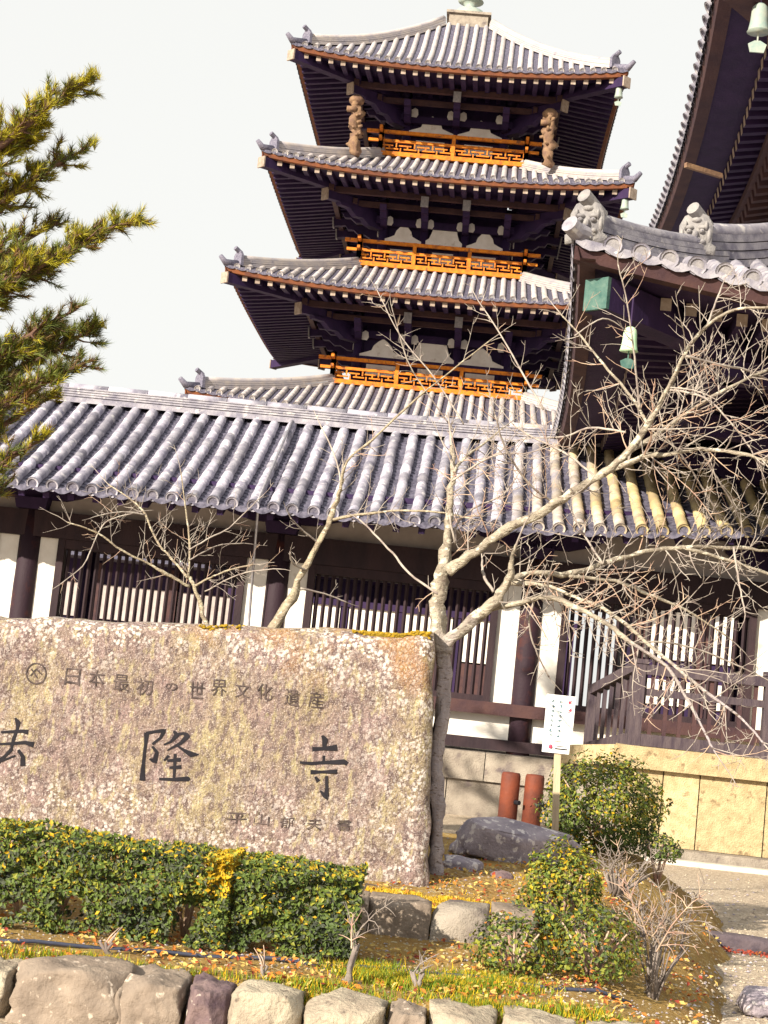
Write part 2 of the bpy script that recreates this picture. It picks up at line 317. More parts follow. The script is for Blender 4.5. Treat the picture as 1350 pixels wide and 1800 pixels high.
def path_row(mb, pts, r, n=7, seg=.30, m=0, mend=1, end=True, side=None, joints=True):
    """a row of half-round cover tiles swept along pts (from the eave upwards)"""
    pts = [Vector(p) for p in pts]
    L = [0]
    for a, b in zip(pts, pts[1:]): L.append(L[-1]+(b-a).length)
    def P(t):
        for i in range(len(L)-1):
            if t <= L[i+1] or i == len(L)-2:
                q = (t-L[i])/max(1e-6, L[i+1]-L[i]); return pts[i].lerp(pts[i+1], q), (pts[i+1]-pts[i]).normalized()
    cnt = max(1, round(L[-1]/seg)); st = L[-1]/cnt
    k0 = len(mb.v); rings = []
    if joints:
        for k in range(cnt):
            rk = r*rnd.uniform(.96,1.05); rings += [(k*st, rk), (k*st+.012, rk*1.04), ((k+1)*st-.006, rk*.91)]
    else:
        rings = [(L[-1]*k/max(2, len(pts)-1), r) for k in range(max(2, len(pts)-1)+1)]
    for t, rr in rings:
        p, d = P(min(t, L[-1]-1e-4)); sd = side or d.cross(Vector((0,0,1))).normalized(); u = sd.cross(d).normalized()
        if u.z < 0: u = -u
        for j in range(n):
            a = math.pi*(j/(n-1))*1.16-.08*math.pi; mb.v.append(tuple(p + sd*math.cos(a)*rr + u*math.sin(a)*rr))
    for i in range(len(rings)-1):
        for j in range(n-1):
            a = k0+i*n+j; mb.f.append((a, a+1, a+1+n, a+n)); mb.m.append(m)
    if end:
        p, d = P(0); sd = side or d.cross(Vector((0,0,1))).normalized(); u = sd.cross(d).normalized()
        if u.z < 0: u = -u
        for rr, off, mm in ((r*1.12, -.03, m), (r*.82, -.015, mend)):
            nn = 14
            f_ = [p - d*(-off) + sd*math.cos(2*math.pi*j/nn)*rr + u*math.sin(2*math.pi*j/nn)*rr for j in range(nn)]
            g_ = [q + d*.05 for q in f_]
            if rr > r:
                inn = [p + d*off + sd*math.cos(2*math.pi*j/nn)*r*.82 + u*math.sin(2*math.pi*j/nn)*r*.82 for j in range(nn)]
                mb.add(f_+g_+inn, [(i, (i+1) % nn, nn+(i+1) % nn, nn+i) for i in range(nn)] + [(i, (i+1) % nn, 2*nn+(i+1) % nn, 2*nn+i) for i in range(nn)], mm)
                mb.add(inn+[q+d*.018 for q in inn], [(i, (i+1) % nn, nn+(i+1) % nn, nn+i) for i in range(nn)], mm)
            else:
                mb.add(f_, [tuple(range(nn))], mm)

# ------------------------------------------------------------------ ground
def ground():
    g = MB(); g.quad((-600,-300,0), (600,-300,0), (600,900,0), (-600,900,0))
    tag(g.build('ground', 'gravel'), kind='structure')
ground()
def bed_z(x, y):
    f = min(1, max(0, (y-6.75)/.25)); z = .215*f
    z += .10*min(1, max(0, (y-8.0)/.6))
    z += .17*min(1, max(0, (y-8.45)/1.3))
    z *= 1-min(1, max(0, (y-12.4)/1.6))**1
    xr = 1.42 + .16*(y-8) if y > 8 else 1.42
    fx = min(1, max(0, (xr+.05+.12*noise.noise(Vector((y*1.7,4,0)))-x)/.7)); z *= fx
    return z + .018*noise.noise(Vector((x*3, y*3, 0)))*min(1, fx*3) - .05*(1-min(1, fx*5))
def bed():
    g = MB(); nx, ny = 120, 100; x0, x1, y0, y1 = -7, 2.3, 6.76, 14.4
    for j in range(ny+1):
        for i in range(nx+1):
            x = x0+(x1-x0)*i/nx; y = y0+(y1-y0)*j/ny
            z = bed_z(x, y)
            if i == nx or j == ny: z = -.03
            g.v.append((x, y, z))
    for j in range(ny):
        for i in range(nx):
            a = j*(nx+1)+i; g.f.append((a, a+1, a+nx+2, a+nx+1)); g.m.append(0)
    tag(g.build('planting_bed', 'soil', smooth=True), kind='structure')
bed()

# ------------------------------------------------------------------ corridor (roofed gallery)
WY = 22.3                                  # wall plane
def eave_z(x): return 3.74 + (.010*(x+2)**2 if x > -2 else 0)
def ridge_z(x): return 5.44 + (.006*(x+2)**2 if x > -2 else 0)
EY, RY = 20.7, 24.05
def roof_pt(x, v, off=0):
    z = eave_z(x) + (ridge_z(x)-eave_z(x))*(.86*v+.14*v*v)
    return Vector((x, EY+(RY-EY)*v, z+off))
def corridor():
    root = thing('temple_corridor', 'long dark timber corridor with grey tiled roof and lattice windows behind the stone', 'building', loc=(0,WY,0))
    P = Matrix.Translation((0,-WY,0))
    def fin(o): o.matrix_parent_inverse = P; return o
    X0, X1 = -10.2, 5.35
    sp = .268
    n = int((X1-X0)/sp)
    # pan tiles
    pm = MB()
    for i in range(n):
        xa = X0+i*sp; xb = xa+sp; K = 26
        for k in range(K):
            va, vb = k/K, (k+1)/K+.01
            row0 = []; row1 = []
            for j in range(5):
                t = j/4; x = xa+sp*t; sag = -.035*math.sin(math.pi*t)
                row0.append(roof_pt(x, va, sag+.016)); row1.append(roof_pt(x, min(1, vb), sag-.002))
            pm.add(row0+row1, [(j, j+1, j+6, j+5) for j in range(4)], 0)
            bot = [p-Vector((0,0,.02)) for p in row0]
            pm.add(bot+row0, [(j, j+1, j+6, j+5) for j in range(4)], 0)
        # drooping eave lip between cover tiles
        lip = [roof_pt(xa+sp*j/6, 0, -.035*math.sin(math.pi*j/6)+.014) for j in range(7)]
        low = [p+Vector((0,-.02,-.06-.02*math.sin(math.pi*j/6))) for j, p in enumerate(lip)]
        pm.add(low+lip, [(j, j+1, j+8, j+7) for j in range(6)], 0)
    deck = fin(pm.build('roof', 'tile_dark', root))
    for i in range(n+1):
        x = X0+i*sp; mb = MB()
        path_row(mb, [roof_pt(x, t, .012)+Vector((rnd.uniform(-.011,.011),0,rnd.uniform(-.006,.006))) for t in (0,.25,.5,.75,.985)], .076, 8, .335, side=Vector((1,0,0)))
        mb.build('cover_tile_row', ['tile_corr', 'tile_end'], deck, True)
    # rear slope and underside
    rb = MB()
    for i in range(30):
        xa = X0+(X1-X0)*i/30; xb = X0+(X1-X0)*(i+1)/30
        rb.quad((xa,RY,ridge_z(xa)), (xb,RY,ridge_z(xb)), (xb,RY+3.3,eave_z(xb)), (xa,RY+3.3,eave_z(xa)))
    fin(rb.build('rear_roof', 'tile_dark', root))
    ub = MB()
    for i in range(30):
        xa = X0+(X1-X0)*i/30; xb = X0+(X1-X0)*(i+1)/30
        p = [roof_pt(xa,.012,-.10), roof_pt(xb,.012,-.10), roof_pt(xb,.99,-.16), roof_pt(xa,.99,-.16)]
        ub.quad(*reversed(p))
        ub.quad(roof_pt(xa,.012,-.10), roof_pt(xb,.012,-.10), roof_pt(xb,.012,-.045), roof_pt(xa,.012,-.045))
        ub.quad((xb,RY,ridge_z(xb)-.16), (xa,RY,ridge_z(xa)-.16), (xa,RY+3.25,eave_z(xa)-.1), (xb,RY+3.25,eave_z(xb)-.1))
    fin(ub.build('roof_boarding', 'wood', root))
    # rafters
    k = 0; x = X0+.1
    while x < X1:
        b = MB(); b.beam(roof_pt(x,.03,-.155), roof_pt(x,.60,-.19), .085, .10)
        fin(b.build('rafter', 'wood', root)); x += .335
    # ridge: stacked noshi courses with a round cap row
    rg = MB()
    def ridge_course(y0, y1, z0, z1, m=0):
        N = 40
        for i in range(N):
            xa = X0+(X1-X0)*i/N; xb = X0+(X1-X0)*(i+1)/N
            za, zb = ridge_z(xa), ridge_z(xb)
            rg.quad((xa,y0,za+z0), (xb,y0,zb+z0), (xb,y0,zb+z1), (xa,y0,za+z1), m)
            rg.quad((xa,y0,za+z1), (xb,y0,zb+z1), (xb,y1,zb+z1), (xa,y1,za+z1), m)
            rg.quad((xb,y1,zb+z0), (xa,y1,za+z0), (xa,y1,za+z1), (xb,y1,zb+z1), m)
    RIDGE = fin(MB().build('ridge', 'tile_corr', root)) if False else None
    for q, (wd, z0, z1) in enumerate(((.21,-.04,.035), (.165,.040,.060), (.185,.060,.080), (.155,.085,.10), (.17,.10,.12), (.145,.125,.14), (.16,.14,.16), (.135,.165,.18), (.15,.18,.20))):
        ridge_course(RY-wd, RY+wd, z0, z1)
    rdg = fin(rg.build('ridge', 'tile_gate', root))
    x = X0; L_ = .62
    while x < X1:
        c = MB(); pts = [(x, RY, ridge_z(x)+.205), (x+L_-.02, RY, ridge_z(x+L_)+.205)]
        c.tube(pts, [.088, .082], 10); c.build('ridge_cap_tile', 'tile_corr', rdg, True); x += L_
    # wall plane pieces ------------------------------------------------
    def X(px, py=1090): return at(px, py, WY).x
    def Z(px, py): return at(px, py, WY).z
    zb = Z(890, 1322)           # platform top
    cols = [X(-408), X(35), X(480), X(932), X(1388)]
    z_sill0, z_sill1 = Z(880,1258), Z(880,1236)
    z_tie0, z_tie1 = Z(640,1001), Z(640,955)
    z_low0 = Z(840,1310)
    z_low1 = Z(840,1296)
    z_pl1 = Z(640,903)+.10
    hw = .165
    for c in cols:
        m = MB(); m.lathe((c, WY+.02, zb-.02), [(hw*.97,0), (hw,.8), (hw*1.0,1.6), (hw*.9,z_tie1-zb+.04)], 16)
        fin(m.build('column', 'wood_red', root, True))
        # boat-shaped bracket with bearing block
        m = MB()
        m.box((c, WY, z_tie1+.09), (.42,.40,.16), taper=1.15)
        poly = [(-.95,.30),(-.95,.20),(-.80,.10),(-.45,.0),(.45,.0),(.80,.10),(.95,.20),(.95,.30)]
        m.prism(poly, (c, WY-.13, z_tie1+.165), (1,0,0), (0,0,1), (0,.26,0))
        m.box((c-.68, WY, z_tie1+.53), (.26,.3,.14), taper=1.2); m.box((c+.68, WY, z_tie1+.53), (.26,.3,.14), taper=1.2); m.box((c, WY, z_tie1+.53), (.26,.3,.14), taper=1.2)
        fin(m.build('bracket', 'wood', root))
        m = MB(); m.tube([(c-.35, WY-.62, z_tie1+.40), (c-.35, WY+.1, z_tie1+.40)], .075, 10); 
        m.beam((c, WY-.75, z_tie1+.40), (c, WY+2.2, z_tie1+.44), .19, .24, mend=0)
        fin(m.build('cross_beam', 'wood', root))
    Lx, Rx = cols[0]-2, X1-.05
    for nm, y, z0, z1, d, mt in (('tie_beam',WY-.02,z_tie0,z_tie1,.20,'wood_lit'), ('sill_beam',WY-.03,z_sill0,z_sill1,.36,'wood_brown'), ('ground_beam',WY-.02,z_low0-.04,z_low1,.26,'wood_lit'), ('wall_plate',WY,z_pl1+.02,z_pl1+.16,.24,'wood')):
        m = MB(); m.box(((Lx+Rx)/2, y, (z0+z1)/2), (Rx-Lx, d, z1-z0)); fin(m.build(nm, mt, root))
    eb = MB(); eb.tube([(Lx, WY-.82, z_pl1-.02), (-2, WY-.82, z_pl1-.02), (1, WY-.82, z_pl1+.06), (Rx, WY-.82, z_pl1+.32)], .075, 10); fin(eb.build('eave_purlin', 'wood', root, True))
    # plaster strips beside columns, plaster above tie beam, lower panels, lattice windows
    for a, b in zip(cols, cols[1:]):
        sA = (a+hw-.01, a+hw+.26); sB = (b-hw-.29, b-hw+.01)
        for (p, q) in (sA, sB):
            m = MB(); m.box(((p+q)/2, WY+.03, (z_sill1+z_tie0)/2), (q-p, .10, z_tie0-z_sill1-.004)); fin(m.build('plaster_strip', 'plaster', root))
        # vertical jambs
        for xx in (sA[1]+.05, sB[0]-.05):
            m = MB(); m.box((xx, WY, (z_sill1+z_tie0)/2), (.10, .17, z_tie0-z_sill1-.006)); fin(m.build('window_jamb', 'wood_lit', root))
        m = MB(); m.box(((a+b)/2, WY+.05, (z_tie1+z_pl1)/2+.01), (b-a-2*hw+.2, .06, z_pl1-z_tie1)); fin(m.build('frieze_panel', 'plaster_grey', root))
        m = MB(); m.box(((a+b)/2, WY+.03, (z_low1+z_sill0)/2), (b-a-2*hw+.03, .08, z_sill0-z_low1-.004)); fin(m.build('lower_panel', 'plaster', root))
        wx0, wx1 = sA[1]+.10, sB[0]-.10
        hz = .13
        m = MB(); m.box(((wx0+wx1)/2, WY, z_sill1+.04), (wx1-wx0, .15, .08)); fin(m.build('window_sill', 'wood_lit', root))
        m = MB(); m.box(((wx0+wx1)/2, WY, z_tie0-hz/2-.003), (wx1-wx0, .15, hz)); win = fin(m.build('window_lattice', 'wood_lit', root))
        nb = int((wx1-wx0)/.104); bm = MB(); s = .029
        bm.add([(0,-s,0),(s,0,0),(0,s,0),(-s,0,0),(0,-s,1),(s,0,1),(0,s,1),(-s,0,1)], [(0,1,5,4),(1,2,6,5),(2,3,7,6),(3,0,4,7)])
        me = bm.mesh('lattice_bar', 'wood_lit')
        for k in range(nb):
            x = wx0+(wx1-wx0)*(k+.5)/nb
            link('lattice_bar', me, win, (x, WY, z_sill1+.08), scale=(1,1,z_tie0-hz-z_sill1-.08))
    # inner side: rear columns and beam, floor
    for c in cols:
        m = MB(); m.lathe((c, WY+3.7, zb-.02), [(hw,0),(hw*.9,2.7)], 12); fin(m.build('rear_column', 'wood', root, True))
    m = MB(); m.box(((Lx+Rx)/2, WY+3.7, 3.62), (Rx-Lx,.2,.7)); fin(m.build('rear_beam', 'wood', root))
    # platform faced with stone
    m = MB(); m.box((-1.2, WY+1.7, zb/2-.02), (18.4, 5.3, zb-.05)); pf = fin(m.build('platform', 'granite_grey', root))
    yf = WY-1.0; x = -10; zc0 = Z(785,1362)+.03
    while x < 4.6:
        L_ = rnd.uniform(1.3,1.8)
        c = MB(); c.box((x+L_/2, yf+.12, (zb+zc0)/2-.01), (L_-.012, .44, zb-zc0)); c.build('cap_stone', 'granite_grey', pf)
        x += L_
    x = -10
    while x < 4.6:
        L_ = rnd.uniform(.9,1.3)
        c = MB(); c.box((x+L_/2, yf+.08, zc0/2-.01), (L_-.014, .25, zc0-.01)); c.build('facing_stone', 'granite_grey', pf); x += L_
    # lightning conductor running down the roof and wall
    m = MB(); a = at(515,748,RY-.05); top = roof_pt(a.x, .97, .10); bot = roof_pt(at(455,880,EY).x, 0, .09)
    m.tube([top, top.lerp(bot,.5)+Vector((0,0,.02)), bot+Vector((0,-.02,0)), bot+Vector((0,.02,-.15)), at(445,1000,WY-.35), at(437,1100,WY-.3), at(428,1230,WY-.3)], .019, 6)
    fin(m.build('lightning_cable', 'iron', root, True))
    return root
corridor()

# ------------------------------------------------------------------ curved hip roofs
class HipRoof:
    def __init__(s, cx, cy, hx, hy, z0, z1, tx, ty, lift, flare=0, p=2.4, sag=.3, pz=None):
        s.cx, s.cy, s.h, s.t, s.z0, s.z1, s.lift, s.flare, s.p, s.sag = cx, cy, (hx, hy), (tx, ty), z0, z1, lift, flare, p, sag
    def pt(s, side, c, v, off=0, out=0):
        # side 0 front(-y) 1 right(+x) 2 back 3 left(-x); c = coordinate along the eave
        ia = 0 if side in (0, 2) else 1; io = 1-ia
        ha = s.h[ia]+(s.t[ia]-s.h[ia])*v; ho = s.h[io]+(s.t[io]-s.h[io])*v
        u = min(1.0, abs(c)/max(ha, 1e-6)); k = u**s.p*(1-v)**2
        o = ho + s.flare*k + out; z = s.z0+(s.z1-s.z0)*((1-s.sag)*v+s.sag*v*v)+s.lift*k+off
        al = c*(1+ s.flare*k/max(ha,1e-6))
        if side == 0: return Vector((s.cx+al, s.cy-o, z))
        if side == 2: return Vector((s.cx-al, s.cy+o, z))
        if side == 1: return Vector((s.cx+o, s.cy+al, z))
        return Vector((s.cx-o, s.cy-al, z))
    def vmax(s, side, c):
        ia = 0 if side in (0, 2) else 1
        return min(1, (s.h[ia]-abs(c))/(s.h[ia]-s.t[ia]))
    def half(s, side): return s.h[0 if side in (0, 2) else 1]
    def grid(s, mb, side, nu=36, nv=8, v0=0, v1=1, off=0, m=0, flip=False, out=0):
        k0 = len(mb.v)
        ia = 0 if side in (0, 2) else 1
        for j in range(nv+1):
            v = v0+(v1-v0)*j/nv; ha = s.h[ia]+(s.t[ia]-s.h[ia])*v
            for i in range(nu+1):
                mb.v.append(tuple(s.pt(side, ha*(2*i/nu-1), v, off, out)))
        for j in range(nv):
            for i in range(nu):
                a = k0+j*(nu+1)+i; f = (a, a+1, a+nu+2, a+nu+1)
                mb.f.append(f[::-1] if flip else f); mb.m.append(m)
    def hip(s, side, v, off=0):            # hip line at the clockwise-left end of a side
        ia = 0 if side in (0, 2) else 1; ha = s.h[ia]+(s.t[ia]-s.h[ia])*v
        return s.pt(side, -ha, v, off)

def hip_roof_parts(R, root, nm, mats, sp, rr, sides_obj, sides_joined, eave_m, soffit_m, soffit_to, soffit_z, fin, raf, joints=True, seg=.4):
    """roof skin with cover tile rows, fascia, soffit, rafters"""
    tile, pan, end = mats
    mb = MB()
    for sd in range(4): R.grid(mb, sd, 40, 8)
    # wavy pan-tile lip
    for sd in range(4):
        H = R.half(sd); N = int(2*H/sp); 
        for i in range(N*4):
            ca = -H+2*H*i/(N*4); cb = -H+2*H*(i+1)/(N*4)
            da = .05+.05*abs(math.sin(math.pi*N*(ca+H)/(2*H))); db = .05+.05*abs(math.sin(math.pi*N*(cb+H)/(2*H)))
            mb.quad(R.pt(sd,ca,0,-da,.02), R.pt(sd,cb,0,-db,.02), R.pt(sd,cb,0,.01,.01), R.pt(sd,ca,0,.01,.01))
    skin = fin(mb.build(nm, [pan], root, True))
    for sd in sides_obj+sides_joined:
        H = R.half(sd); N = int(2*H/sp); J = MB() if sd in sides_joined else None
        for i in range(N+1):
            c = -H+.5*(2*H-N*sp)+i*sp
            if abs(c) > H-.12: continue
            vm = R.vmax(sd, c)
            if vm < .04: continue
            k = 6; mb = J or MB()
            path_row(mb, [R.pt(sd, c, vm*q/k, .02) for q in range(k+1)], rr, 7, seg, joints=joints)
            if not J: mb.build('cover_tile_row', [tile, end], skin, True)
        if J: tag(J.build('cover_tiles', [tile, end], skin, True), kind='stuff')
    # fascia board
    fb = MB()
    for sd in range(4):
        H = R.half(sd); N = 40
        for i in range(N):
            a = -H+2*H*i/N; b = -H+2*H*(i+1)/N
            fb.quad(R.pt(sd,a,0,-.20,-.06), R.pt(sd,b,0,-.20,-.06), R.pt(sd,b,0,-.07,-.02), R.pt(sd,a,0,-.07,-.02))
            fb.quad(R.pt(sd,b,0,-.20,-.06), R.pt(sd,a,0,-.20,-.06), R.pt(sd,a,0,-.20,-.22), R.pt(sd,b,0,-.20,-.22))
    fb.build('eave_board', [eave_m], skin)
    # soffit
    S2 = HipRoof(R.cx, R.cy, R.h[0]-.06, R.h[1]-.06, R.z0-.19, soffit_z, soffit_to[0], soffit_to[1], R.lift, R.flare, R.p, 0)
    sb = MB()
    for sd in range(4): S2.grid(sb, sd, 40, 6, flip=True)
    sb.build('soffit', [soffit_m], skin)
    # rafters with painted ends
    rw, rh, rsp, inset, rsides, rj = raf
    for sd in rsides+rj:
        H = S2.half(sd); N = int(2*H/rsp); J = MB() if sd in rj else None
        for i in range(N+1):
            c = -H+.5*(2*H-N*rsp)+i*rsp; vm = S2.vmax(sd, c)
            vi = inset/(S2.half((sd+1) % 4)-S2.t[1 if sd in (0,2) else 0])
            if vm < vi+.03: continue
            a = S2.pt(sd, c, vi, -rh*.5-.01); b = S2.pt(sd, c, min(vm, .95), -rh*.5-.01)
            mb = J or MB(); mb.beam(a, b, rw, rh, 0, mend=1)
            if not J: mb.build('rafter', [soffit_m, 'wood_end'], skin)
        if J: tag(J.build('rafters', [soffit_m, 'wood_end'], skin), kind='stuff')
    return skin, S2
def hip_ridge(R, skin, side, v0, v1, wd, ht, mt, name='hip_ridge', N=12, capr=None, tip=True):
    mb = MB(); prev = None
    pts = []
    for i in range(N+1):
        v = v0+(v1-v0)*i/N; pts.append(R.hip(side, v, 0))
    layers = 4
    for q in range(layers):
        ww = wd*(1-.10*(q % 2))*(1-.06*q); z0 = ht*q/layers-.02; z1 = z0+ht/layers*.86
        for i in range(N):
            a, b = pts[i], pts[i+1]; d = (b-a); d.z = 0; d.normalize(); s_ = Vector((d.y, -d.x, 0))*ww/2
            A = [a+s_+Vector((0,0,z0)), a-s_+Vector((0,0,z0)), a-s_+Vector((0,0,z1)), a+s_+Vector((0,0,z1))]
            B = [b+s_+Vector((0,0,z0)), b-s_+Vector((0,0,z0)), b-s_+Vector((0,0,z1)), b+s_+Vector((0,0,z1))]
            mb.add(A+B, [(0,4,7,3), (5,1,2,6), (3,7,6,2), (0,3,2,1), (4,5,6,7)])
    o = mb.build(name, mt, skin)
    c = MB(); c.tube([p+Vector((0,0,ht)) for p in pts], capr or wd*.33, 8); c.build('ridge_cap', mt, o, True)
    return o, pts

# ------------------------------------------------------------------ pagoda
def bell(name, label, group, p, h, mt, hk=.35):
    t = thing(name, label, 'wind bell', group, p)
    m = MB(); r = h*.34
    m.lathe((0,0,-h), [(r*1.12,0),(r*1.0,h*.06),(r*.86,h*.35),(r*.80,h*.7),(r*.72,h*.86),(r*.45,h*.96),(r*.12,h)], 12); m.build('bell_body', mt, t, True)
    m = MB(); m.tube([(0,0,-.01),(0,0,h*hk)], h*.045, 6); m.build('hook', 'wood', t)
    m = MB(); m.tube([(0,0,-h*.98),(0,0,-h*1.3)], h*.03, 5); m.prism([(-.28,-.5),(.28,-.5),(.38,-.15),(.12,0),(-.12,0),(-.38,-.15)], (0,-.01,-h*1.3), (h*.8,0,0), (0,0,h*.8), (0,.02,0)); m.build('clapper', 'copper' if mt == 'bell' else 'bell_grey', t)
    return t
def bell_panel(kind):
    if kind == 'bell': return [(-.52,0),(-.50,.10),(-.36,.22),(-.24,.34),(-.20,.60),(-.10,.84),(0,1.0),(.10,.84),(.20,.60),(.24,.34),(.36,.22),(.50,.10),(.52,0)]
    if kind == 'trap': return [(-.62,0),(-.60,.12),(-.46,.30),(-.40,.55),(-.36,.80),(-.30,.98),(.30,.98),(.36,.80),(.40,.55),(.46,.30),(.60,.12),(.62,0)]
    return [(-.5,.3),(-.34,0),(.30,.05),(.46,.34),(.20,.72),(-.14,.95),(-.42,.80)]
def pagoda():
    PX, PY = -2.03, 54.0
    root = thing('five_storey_pagoda', 'dark five storey pagoda with stacked curved tiled roofs and orange railings', 'pagoda', loc=(PX,PY,0))
    P = Matrix.Translation((-PX,-PY,0))
    def fin(o): o.matrix_parent_inverse = P; return o
    # storey: eave half width, eave z (mid), corner lift, roof top z, body half width above roof, railing half width, railing base z, own body half
    ST = [  # (eave_half, z0, z_top, top_half, own_body_half)
        (5.27, 21.42, 24.72, .78, 1.75),
        (5.74, 17.66, 19.25, 2.30, 2.15),
        (6.36, 13.70, 15.32, 2.65, 2.55),
        (7.02, 9.66, 11.25, 3.05, 2.95),
        (7.60, 5.60, 7.30, 3.45, 3.3)]
    body_lo = [19.15, 15.2, 11.15, 7.2, .8]
    for k, (h, z0, zt, th, bh) in enumerate(ST):
        R = HipRoof(PX, PY, h, h, z0, zt, th, th, .30, .10, 2.6, .34 if k == 0 else .12)
        top5 = k == 0
        so = [0] if k < 4 else []; sj = [1, 3]
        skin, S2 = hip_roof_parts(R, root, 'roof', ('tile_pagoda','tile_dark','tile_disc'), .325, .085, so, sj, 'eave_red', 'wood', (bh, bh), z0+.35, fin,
            (.15, .17, .385, .14, [0,3] if k < 4 else [0], [1]), seg=.45)
        for sd in range(4):
            o, pts = hip_ridge(R, skin, sd, .10, .985, .30, .26, 'tile_pagoda', N=9)
            e = MB(); d = (pts[0]-pts[1]); d.z = 0; d.normalize(); sdv = Vector((-d.y, d.x, 0))
            e.prism([(-.2,-.02),(.2,-.02),(.2,.3),(.08,.46),(-.08,.46),(-.2,.3)], pts[0]+d*.02, sdv, (0,0,1), d*.1)
            e.tube([pts[0]+Vector((0,0,.4)), pts[0]+d*.25+Vector((0,0,.52))], .075, 8)
            e.build('demon_tile', 'tile_end', o)
            e = MB(); q0 = R.hip(sd,.09,.05); q1 = R.hip(sd,.0,.06); e.tube([q0, q1, q1+d*.22+Vector((0,0,.16))], [.12,.11,.07], 8); e.build('corner_tile', 'tile_end', o, True)
            # hip rafter with pale end
            e = MB(); a = S2.hip(sd,.0,-.22)+d*.03; b = S2.hip(sd,.9,-.25); e.beam(b, a, .28, .30, 0, mend=0)
            e.build('hip_rafter', ['wood'], skin)
            e = MB(); e.beam(a, a+d*.05, .33, .34); e.build('rafter_cap', ['wood_end'], skin)
        # body
        lo = body_lo[k]
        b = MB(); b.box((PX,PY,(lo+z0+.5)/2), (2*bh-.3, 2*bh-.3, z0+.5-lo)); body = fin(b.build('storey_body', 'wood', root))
        bays = 2 if k == 0 else 3
        bx = [(-bh+.1)+(2*bh-.2)*i/bays for i in range(bays+1)]
        for sd in range(4):
            def q(a, o, z): # side local to world
                return [Vector((PX+a,PY-o,z)), Vector((PX+o,PY+a,z)), Vector((PX-a,PY+o,z)), Vector((PX-o,PY-a,z))][sd]
            ax = [Vector((1,0,0)),Vector((0,1,0)),Vector((-1,0,0)),Vector((0,-1,0))][sd]; on = [Vector((0,-1,0)),Vector((1,0,0)),Vector((0,1,0)),Vector((-1,0,0))][sd]
            if sd == 2: continue
            zb = lo+.05
            for x in bx:
                if sd != 0 and abs(x) > bh-.15: continue
                m = MB(); m.tube([q(x,bh-.06,lo), q(x,bh-.06,z0-.75)], .16, 8); m.build('column', 'wood', body, True)
            # cloud-shaped bracket arms and long tail rafters
            for x in bx:
                m = MB(); poly = [(0,0),(.5,.02),(.75,.16),(.95,.14),(1.15,.3),(1.35,.30),(1.45,.46),(0,.46)]
                m.prism(poly, q(x,bh-.1,z0-.85)-ax*.11, on, (0,0,1), ax*.22); m.build('cloud_bracket', 'wood', body)
                if abs(x) < bh-.2:
                    m = MB(); m.beam(q(x,bh-.2,z0-.10), q(x,bh+1.75,z0-.34), .2, .26); e = m.build('tail_rafter', 'wood', body)
                    m = MB(); m.beam(q(x,bh+1.75,z0-.34), q(x,bh+1.80,z0-.346), .25, .34); m.build('beam_end', 'tile_disc', body)
            for (oo, zz, w_) in ((bh+1.6, z0-.13, .16), (bh+.85, z0-.30, .14), (bh+.05, z0-.62, .2)):
                m = MB(); m.beam(q(-oo-.3,oo,zz), q(oo+.3,oo,zz), w_, w_*1.2); m.build('purlin', 'wood_brown' if oo > bh+.5 else 'wood', body)
            for i, (xa, xb) in enumerate(zip(bx, bx[1:])):
                cxx = (xa+xb)/2; kind = 'bell' if bays == 2 or i != 1 else 'trap'
                W = (xb-xa)*(.92 if kind == 'bell' else .80)
                H_ = .62 if kind == 'bell' else .70
                zz = zb+1.16
                m = MB(); m.prism([(x*W, y*H_) for x, y in bell_panel(kind)], q(cxx,bh+.02,zz), ax, (0,0,1), on*.05); m.build('plaster_strut', 'plaster', body)
                m = MB(); m.prism([(-W*.32,0),(W*.32,0),(W*.32,.36),(-W*.32,.36)], q(cxx,bh+.0,zz-.62), ax, (0,0,1), on*.05); m.build('plaster_panel', 'plaster', body)
                for sgn in (-1, 1):
                    m = MB(); m.prism([(sgn*x*.34, y*.34) for x, y in (bell_panel('frag') if sgn > 0 else bell_panel('frag')[::-1])], q(cxx+sgn*(xb-xa)*.40,bh+.16,zz+.50), ax, (0,0,1), on*.04); m.build('plaster_infill', 'plaster', body)
            m = MB(); m.beam(q(-bh-.25,bh,zb+1.10), q(bh+.25,bh,zb+1.10), .14, .12); m.build('tie_beam', 'wood', body)
        # diagonal corner brackets
        for sd, (sx, sy) in enumerate(((-1,-1),(1,-1),(1,1),(-1,1))):
            m = MB(); d = Vector((sx,sy,0)).normalized(); p = Vector((PX+sx*bh, PY+sy*bh, z0-.30))
            m.beam(p-d*.4+Vector((0,0,.1)), p+d*2.5+Vector((0,0,-.06)), .24, .28); m.build('corner_tail_rafter', 'wood', body)
            m = MB(); m.beam(p+d*2.5+Vector((0,0,-.06)), p+d*2.56+Vector((0,0,-.064)), .30, .38); m.build('beam_end', 'wood_end', body)
            m = MB(); m.prism([(0,0),(.6,.0),(.9,.18),(1.2,.16),(1.5,.36),(1.9,.36),(2.0,.52),(0,.52)], p-Vector((0,0,.62))-Vector((-d.y,d.x,0))*.12, d, (0,0,1), Vector((-d.y,d.x,0))*.24); m.build('cloud_bracket', 'wood', body)
    # railings (on the roofs below storeys 5, 4, 3)
    RL = [(2.44, 19.27), (2.74, 15.37), (3.14, 11.27)]
